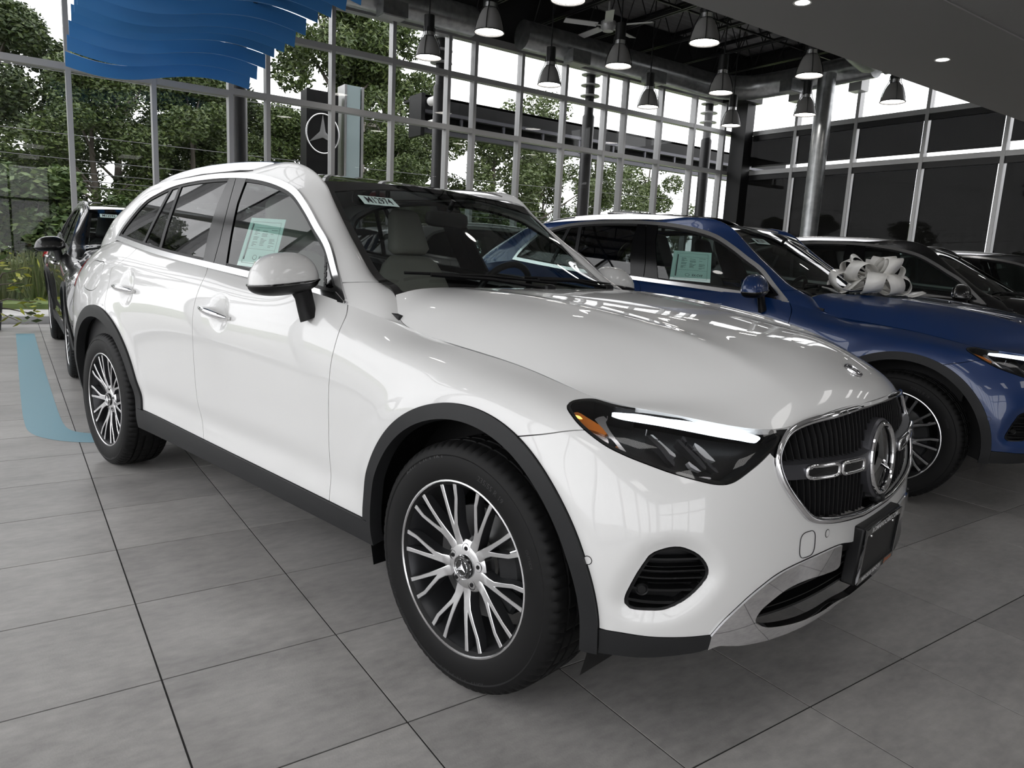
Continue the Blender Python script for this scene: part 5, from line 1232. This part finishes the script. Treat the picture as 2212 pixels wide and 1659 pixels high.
# ---------------- bow on the blue hood
mat('ribbon', (.80, .785, .75), .32, coat=.2); rg = random.Random(11)
bow = empty('gift_bow'); bow.parent = None
bx = np.array([3.081, .427, 0]); ca, sa = math.cos(-1.319), math.sin(-1.319)
def car_pt(p, q=(3.081, .427, -1.319)):
    c, s = math.cos(q[2]), math.sin(q[2]); return (q[0] + c * p[0] - s * p[1], q[1] + s * p[0] + c * p[1], p[2])
bow.location = car_pt((-.37, -.30, 1.135)); tag(bow, 'large white ribbon bow lying on the blue hood', 'bow')
def ribbon_loop(yaw, length, height, width, lift, tilt, twist):
    b = MB(); V = []; n = 26
    for i in range(n + 1):
        t = i / n; a = 2 * math.pi * t; rr = length / 2
        x = rr - rr * math.cos(a); z = lift + height / 2 * math.sin(a) * (.35 + .65 * x / length) + x * tilt
        wv = width * (.30 + .70 * min(1, x / length * 2.2))
        for s in (-1, 1): V.append((x, s * wv / 2 + twist * math.sin(a) * .05, z + .012 * s * math.sin(a + yaw)))
    b.add(V, [(2 * i, 2 * i + 1, 2 * i + 3, 2 * i + 2) for i in range(n)], M=Matrix.Rotation(yaw, 4, 'Z'))
    o = b.build('ribbon_loop', MT['ribbon'], bow, 60); m = o.modifiers.new('t', 'SOLIDIFY'); m.thickness = .0015
for k in range(7): ribbon_loop(2 * math.pi * k / 7 + rg.uniform(-.15, .15), rg.uniform(.22, .27), .17, .11, .075, rg.uniform(.0, .12), rg.uniform(-1, 1))
for k in range(5): ribbon_loop(2 * math.pi * k / 5 + .5, rg.uniform(.17, .21), .15, .10, .115, rg.uniform(.25, .5), rg.uniform(-1, 1))
for k in range(3): ribbon_loop(2 * math.pi * k / 3 + .2, .14, .12, .09, .14, .65, 0)
b = MB(); b.ellip((0, 0, .13), (.04, .04, .05), 2.5, 14); b.build('ribbon_knot', MT['ribbon'], bow, 60)
for yaw, ln in ((-.6, .34), (2.5, .30)):
    b = MB(); V = []
    for i in range(13):
        t = i / 12; V += [(ln * t, -.05, .10 * (1 - t) ** 1.5 + .02 + .03 * math.sin(t * 7)), (ln * t + .03 * (i == 12), .05, .10 * (1 - t) ** 1.5 + .02 + .03 * math.sin(t * 7 + .4))]
    b.add(V, [(2 * i, 2 * i + 1, 2 * i + 3, 2 * i + 2) for i in range(12)], M=Matrix.Rotation(yaw, 4, 'Z')); o = b.build('ribbon_tail', MT['ribbon'], bow, 60); m = o.modifiers.new('t', 'SOLIDIFY'); m.thickness = .0015

# ---------------- open sunroof panel of the blue car
b = MB(); V = []
for w in np.linspace(-.46, .46, 11):
    for x, z in ((-1.62, 1.650), (-2.35, 1.700)): V.append((x, w, z - .05 * (w / .5) ** 2))
b.add(V, [(2 * i, 2 * i + 1, 2 * i + 3, 2 * i + 2) for i in range(10)]); o = b.build('sunroof_panel', MT['gloss_black'], blue, 60); m = o.modifiers.new('t', 'SOLIDIFY'); m.thickness = .012
# ================================================================ outside
mat('asphalt', (.3, .3, .3), .85); noise_mix(MT['asphalt'], (.30, .295, .285), (.42, .41, .40), 3, 6, .3, .7)
mat('grass', (.10, .15, .04), .8); noise_mix(MT['grass'], (.07, .11, .025), (.16, .21, .06), 2.5, 6, .3, .7)
mat('bark', (.10, .085, .07), .85)
tag(boxo('ground', (-60, YF - 30, -.30), (90, 14.5, -.16), 'asphalt'), kind='structure')
tag(boxo('trim_5', (-60, 14.5, -.30), (90, 70, -.06), 'grass'), kind='structure')
def leaf_material(name, c1, c2, c3):
    m = mat(name, c1, .55); n, l, b = nodes(m); oi = n.new('ShaderNodeNewGeometry'); rp = n.new('ShaderNodeValToRGB'); e = rp.color_ramp.elements
    e[0].color = (*c1, 1); e[1].color = (*c3, 1); q = rp.color_ramp.elements.new(.5); q.color = (*c2, 1)
    l.new(oi.outputs['Random Per Island'], rp.inputs[0]); l.new(rp.outputs[0], b.inputs['Base Color'])
    b.inputs['Transmission Weight'].default_value = 0
    return m
leaf_material('leaf_dark', (.0174, .0341, .0087), (.0341, .0589, .0136), (.0682, .0961, .0217))
leaf_material('leaf_mid', (.0310, .0527, .0112), (.0527, .0837, .0186), (.0930, .1240, .0310))
leaf_material('leaf_pale', (.0465, .0713, .0186), (.0744, .1054, .0310), (.1240, .1550, .0558))
leaf_material('leaf_shrub', (.0341, .0682, .0155), (.0558, .0992, .0217), (.1054, .1488, .0372))
leaf_material('grass_blade', (.0620, .0930, .0248), (.0992, .1302, .0372), (.1612, .1798, .0682))
leaf_material('leaf_yellow', (.16, .20, .02), (.30, .33, .03), (.50, .48, .05))
def leaf_cloud(cl, n, size, seed, flat=.5, droop=0.0):
    """n small leaves scattered over clumps cl = [(x,y,z,r)]"""
    g = np.random.default_rng(seed); c = np.array(cl, float); w = c[:, 3] ** 2; k = g.choice(len(c), n, p=w / w.sum())
    d = g.normal(size=(n, 3)); d /= np.linalg.norm(d, axis=1, keepdims=True); rad = c[k, 3] * g.uniform(.55, 1.05, n)
    P = c[k, :3] + d * rad[:, None] * [1, 1, .8]
    u = g.normal(size=(n, 3)); u[:, 2] *= flat; u[:, 2] -= droop; u /= np.linalg.norm(u, axis=1, keepdims=True); v = np.cross(u, g.normal(size=(n, 3))); v /= np.linalg.norm(v, axis=1, keepdims=True)
    s = size * g.uniform(.6, 1.3, n)[:, None]
    V = np.stack([P - u * s, P + v * s * .42, P + u * s, P - v * s * .42], 1).reshape(-1, 3); i = np.arange(n) * 4
    return V, np.stack([i, i + 1, i + 2, i + 3], 1)
def quads_obj(name, V, F, m, parent=None):
    me = bpy.data.meshes.new(name); n = len(F); me.vertices.add(len(V)); me.vertices.foreach_set('co', V.astype(np.float32).ravel()); me.loops.add(4 * n); me.loops.foreach_set('vertex_index', F.astype(np.int32).ravel())
    me.polygons.add(n); me.polygons.foreach_set('loop_start', np.arange(0, 4 * n, 4, dtype=np.int32)); me.polygons.foreach_set('loop_total', np.full(n, 4, np.int32)); me.update(calc_edges=True); me.materials.append(MT[m] if isinstance(m, str) else m)
    return link(name, me, parent)
def tree_kind(seed, h, rad, leaf, n, size, trunk_h, slim=1.0, droop=.2):
    g = random.Random(seed); root = empty('tree'); cl = []
    for i in range(34):
        t = g.random() ** .8; z = trunk_h + (h - trunk_h) * t; rr = rad * math.sin(math.pi * min(1, .18 + .80 * t)) ** .8; a = g.uniform(0, 6.283); q = rr * g.random() ** .5
        cl.append((q * math.cos(a), q * math.sin(a) * slim, z, rad * g.uniform(.20, .36)))
    V, F = leaf_cloud(cl, n, size, seed, droop=droop); c = quads_obj('crown', V, F, leaf, root)
    b = MB(); b.tube([(0, 0, -.2), (.1, .05, h * .3), (-.05, .1, h * .6), (0, 0, h * .85)], [.22 * h / 9, .17 * h / 9, .10 * h / 9, .03], 8)
    for k in range(10):
        x, y, z, r = cl[k * 3]; z0 = max(trunk_h * .6, z - rad * .7); b.tube([(0, 0, z0), (x * .5, y * .5, (z0 + z) / 2), (x, y, z)], [.07 * h / 9, .045 * h / 9, .015], 6)
    b.build('trunk', MT['bark'], root, 60); return root
TK = [tree_kind(1, 9.5, 3.3, 'leaf_dark', 38000, .105, 1.2), tree_kind(2, 9.0, 3.0, 'leaf_mid', 34000, .10, 1.5), tree_kind(3, 10.5, 2.6, 'leaf_mid', 24000, .10, 2.4, droop=.6), tree_kind(4, 7.5, 2.6, 'leaf_pale', 22000, .095, 1.0), tree_kind(7, 8.5, 2.8, 'leaf_pale', 16000, .10, 1.6)]
used = set()
TL = ['dense dark green leafy tree beyond the lawn', 'mid green broad leafy tree beyond the lawn', 'tall open drooping green tree beyond the lawn', 'pale green bushy tree behind the canopy', 'light green tree with thin see-through crown']
spots = [(0, -9.5, 27, 1.0, 0), (1, -5.4, 25, 1.0, 1), (0, -2.2, 30, .98, 2), (0, 1.6, 29, .86, 3.2), (1, .4, 24, .70, .5), (0, 4.6, 28, .80, 1.7), (1, 3.2, 24.5, .72, 4), (1, 6.6, 25.5, .66, 2.2), (2, 8.6, 26, 1.06, 0.6), (2, 11.2, 27, 1.0, 2.6), (1, 10.2, 24, .62, 3.6), (3, 13.8, 27, .92, 1), (0, 13.0, 30, .72, 4.4), (3, 16.6, 27, 1.02, 2.7), (4, 19.5, 28, 1.05, .3), (3, 21.8, 30, .80, 5.1), (4, 24.5, 29, .95, 1.9), (3, 27.5, 33, .60, 3.0), (4, 30.5, 31, .98, 0), (0, 35, 36, .55, 2), (3, 40, 37, .52, 1), (1, 45, 38, .55, 4), (3, 38, 24, .62, .4), (0, -13.5, 26, .95, 1.1), (1, 50, 36, .6, .2), (3, 55, 38, .6, 5)]
for k, x, y, s, a in spots:
    o = TK[k] if k not in used else copy_tree(TK[k]); used.add(k); o.location = (x, y, 0); o.scale = (s, s, s); o.rotation_euler = (0, 0, a); tag(o, TL[k], 'tree', 'trees outside, kind %d' % (k + 1))
# trees seen dimly through the shaded wall
for k, x, y, s, a in ((0, 24, 3.2, .62, .3), (1, 22, 5.4, .66, 2), (3, 26, 8, .45, 1), (0, 25, -.5, .7, 4), (1, 27, 1.2, .55, .9), (3, 24, 11.5, .42, 2.2)):
    o = copy_tree(TK[k]); o.location = (x, y, 0); o.scale = (s, s, s); o.rotation_euler = (0, 0, a); tag(o, 'tree showing dimly through the dark roller shades', 'tree', 'trees behind the shades')
# ---------------- shrubs, tall grass
def shrub(x, y, w, h, seed, label, leaf='leaf_shrub', n=11000, size=.10):
    g = random.Random(seed); r = empty('shrub', (x, y, -.06)); cl = [(g.uniform(-w, w) * .8, g.uniform(-.6, .6), g.uniform(.3, 1) * h - .25, g.uniform(.35, .6)) for _ in range(22)]
    V, F = leaf_cloud(cl, n, size, seed, .35, .1); quads_obj('foliage', V, F, leaf, r)
    b = MB()
    for k in range(5): b.tube([(g.uniform(-.2, .2), 0, -.1), (cl[k][0], cl[k][1], cl[k][2])], [.03, .01], 5)
    b.build('stem', MT['bark'], r); return tag(r, label, 'shrub', 'shrubs beyond the lawn')
SL = ('bushy green shrub with feathery leaves behind the tall grass',)
for i, (x, h) in enumerate(((-5.2, 2.5), (-3.2, 2.6), (-1.6, 2.9), (.0, 2.3), (1.8, 1.9), (3.6, 1.9), (5.6, 1.7), (7.6, 1.8), (9.8, 1.6))): shrub(x, 19.2 + .3 * (i % 2), 1.25, h, 20 + i, SL[0])
g = np.random.default_rng(5); n = 16000; P = np.c_[g.uniform(-9, 12, n), g.uniform(15.4, 18.6, n), np.full(n, -.06)]; hgt = g.uniform(.35, .95, n)[:, None]; ln = g.normal(size=(n, 3)) * [.12, .12, 0]
V = np.stack([P - [.012, 0, 0], P + [.012, 0, 0], P + ln + np.c_[np.full(n, .004), np.zeros(n), hgt[:, 0]], P + ln + np.c_[np.full(n, -.004), np.zeros(n), hgt[:, 0]]], 1).reshape(-1, 3); i = np.arange(n) * 4
tag(quads_obj('tall_grass', V, np.stack([i, i + 1, i + 2, i + 3], 1), 'grass_blade'), 'tall yellow-green grass growing before the shrubs', 'grass', kind='stuff')
# potted plant indoors, its branch reaching into view at the sill
pl = empty('indoor_plant', (-2.20, 9.55, 0)); tag(pl, 'leafy indoor plant with yellow-green leaves beside the window sill', 'plant')
b = MB(); b.lathe([(0, .0), (.16, .0), (.20, .36), (.185, .36), (.17, .30), (0, .30)], 24); b.build('pot', MT['plastic_dark'], pl, 30)
b = MB()
tips = [(.42, -.15, .62), (.55, -.25, .38), (.48, .05, .80), (.30, -.30, .95), (-.1, -.1, 1.2), (.58, -.05, .20), (.2, .1, .9), (.35, -.35, .15)]
for t in tips: b.tube([(0, 0, .30), (t[0] * .45, t[1] * .4, .30 + (t[2] - .30) * .75 + .05), t], [.014, .009, .004], 6)
b.build('branch', MT['bark'], pl, 60)
cl = [(t[0] * f, t[1] * f, .34 + (t[2] - .34) * f, .10) for t in tips for f in (.7, .85, 1.0, 1.1)]
g = np.random.default_rng(8)
for k in range(90):
    c = cl[k % len(cl)]; V, F = leaf_cloud([c], 1, .06, 100 + k, .3); quads_obj('leaf', V, F, 'leaf_yellow' if k % 3 else 'leaf_shrub', pl)
# ---------------- steel columns outside the glass
for k, x in enumerate((1.33, 5.04, 8.73, 12.58)):
    r = empty('outside_column', (x, 10.95, -.16)); tag(r, 'round black steel column with disc fins outside the glass, %s' % ('behind the blue fins', 'beside the canopy end', 'behind the canopy', 'at the building corner')[k], 'column')
    b = MB(); b.lathe([(.13, 0), (.13, 4.55), (.10, 4.6), (.10, 5.9), (0, 5.9)], 24); b.build('shaft', MT['black_steel'], r, 40)
    for z in (4.98, 5.20, 5.42): b = MB(); b.lathe([(.10, -.012), (.21, -.010), (.21, .010), (.10, .012)], 28); o = b.build('disc_fin', MT['aluminium'], r, 30); o.location = (0, 0, z)
# ---------------- pylon sign
py = empty('pylon_sign', (4.25, 14.6, -.16)); tag(py, 'dark pylon sign with a three-pointed star in a ring', 'sign')
mat('sign_black', (.006, .0062, .0065), .4, spec=.25); mat('sign_glass', (.42, .52, .53), .15, .4)
b = MB(); b.box((-.62, -.20, 0), (.10, .20, 4.82)); b.build('panel', MT['sign_black'], py, 0)
b = MB(); b.box((.30, -.20, 0), (.62, .20, 5.05)); b.build('glass_fin', MT['sign_glass'], py, 0); b = MB(); b.box((.64, -.22, 0), (.70, .22, 5.05)); b.box((.24, -.22, 0), (.29, .22, 5.05)); b.build('fin_edge', MT['satin_metal'], py, 0)
Ms = Matrix.Translation((-.26, -.215, 3.92)); b = MB(); t = np.linspace(0, 2 * math.pi, 49)[:-1]; b.tube(np.c_[.37 * np.sin(t), 0 * t, .42 * np.cos(t)], .018, 8, closed=True, up=(0, 1, 0), M=Ms); V, F = star_shape(.36, .075); b.add(np.array(V) * [1, .4, 1.14], F, M=Ms); b.build('star_emblem', MT['satin_metal'], py, 30)
# ---------------- black canopy
cn = empty('canopy', (6.4, 14.2, 0)); tag(cn, 'black steel canopy frame across the window view', 'canopy')
def pc(name, a, q, m): b = MB(); b.box(a, q); return b.build(name, MT[m], cn, 0)
pc('fascia', (0, 0, 4.62), (14, .10, 4.95), 'sign_black'); pc('rail', (0, -.04, 4.54), (14, .12, 4.62), 'grey_trim'); pc('rail', (0, 0, 4.10), (14, .12, 4.20), 'grey_trim'); pc('end_panel', (-.10, -.02, 4.02), (0, .62, 4.98), 'sign_black')
mat('canopy_dark', (.006, .0065, .007), .5, spec=.2); pc('back_panel', (0, .5, 4.16), (14, .55, 4.62), 'canopy_dark'); pc('deck', (0, 0, 4.90), (14, 1.15, 4.96), 'canopy_dark')
pc('post', (3.35, 1.0, -.16), (3.45, 1.10, 4.95), 'canopy_dark')
for k in range(11): pc('strut', (1.0 + k * 1.25, .0, 4.18), (1.06 + k * 1.25, .06, 4.56), 'grey_trim')
for z in (4.28, 4.80): b = MB(); b.lathe([(.10, 0), (.10, .35), (0, 0)], 20, M=Matrix.Translation((.12, -.06, z)) @ Matrix.Rotation(math.pi / 2, 4, 'X')); b.build('end_lamp', MT['wall_white'], cn)
# ---------------- utility pole and wires
up = empty('utility_pole', (10.2, 27, -.1)); tag(up, 'pale wooden utility pole with grey transformer among the trees', 'pole')
mat('pole_wood', (.42, .38, .34), .85); b = MB(); b.tube([(0, 0, 0), (0, 0, 7.0)], [.16, .11], 10); b.build('post', MT['pole_wood'], up, 60)
b = MB(); b.box((-.9, -.06, 6.35), (.9, .06, 6.47)); b.build('crossarm', MT['pole_wood'], up, 0); b = MB(); b.lathe([(0, 0), (.20, 0), (.22, .05), (.22, .75), (.12, .85), (0, .88)], 20); o = b.build('transformer', MT['wall_white'], up, 40); o.location = (-.42, -.1, 4.75)
up2 = empty('utility_pole', (20.5, 3.9, -.1)); tag(up2, 'utility pole showing dimly through the dark roller shades', 'pole')
b = MB(); b.tube([(0, 0, 0), (0, 0, 6.3)], [.16, .12], 10); b.build('post', MT['pole_wood'], up2, 60); b = MB(); b.box((-.06, -1.0, 6.0), (.06, 1.0, 6.12)); b.box((-.06, -.8, 5.1), (.06, 1.6, 5.2)); b.build('crossarm', MT['pole_wood'], up2, 0)
mat('wire', (.10, .10, .105), .7)
for k, (z, y) in enumerate(((5.75, 22), (5.60, 22.3), (3.95, 22), (3.30, 22), (2.98, 22.2), (2.76, 22), (2.62, 22.2), (2.18, 22))):
    b = MB(); b.tube([(-30 + 5 * i, y, z + .0016 * (5 * i - 30) ** 2 * .4) for i in range(19)], .011 if k < 7 else .02, 5); tag(b.build('power_line', MT['wire'], None, 60), 'thin overhead power line crossing before the trees', 'power line', 'overhead power lines')
# ---------------- cars parked outside
oc = place(copy_tree(suv, None, {P0: MT['paint_black'], CRM: MT['leather_black']}, SKIP), -6.1, 15.2, 3.05, 'black car parked outside the glass behind the indoor plant')
oc2 = place(copy_tree(suv, None, {P0: MT['paint_black'], CRM: MT['leather_black']}, SKIP), .9, 19.0, 1.15, 'black suv outside seen from behind between plant and black suv')
oc.location.z = oc2.location.z = -.16
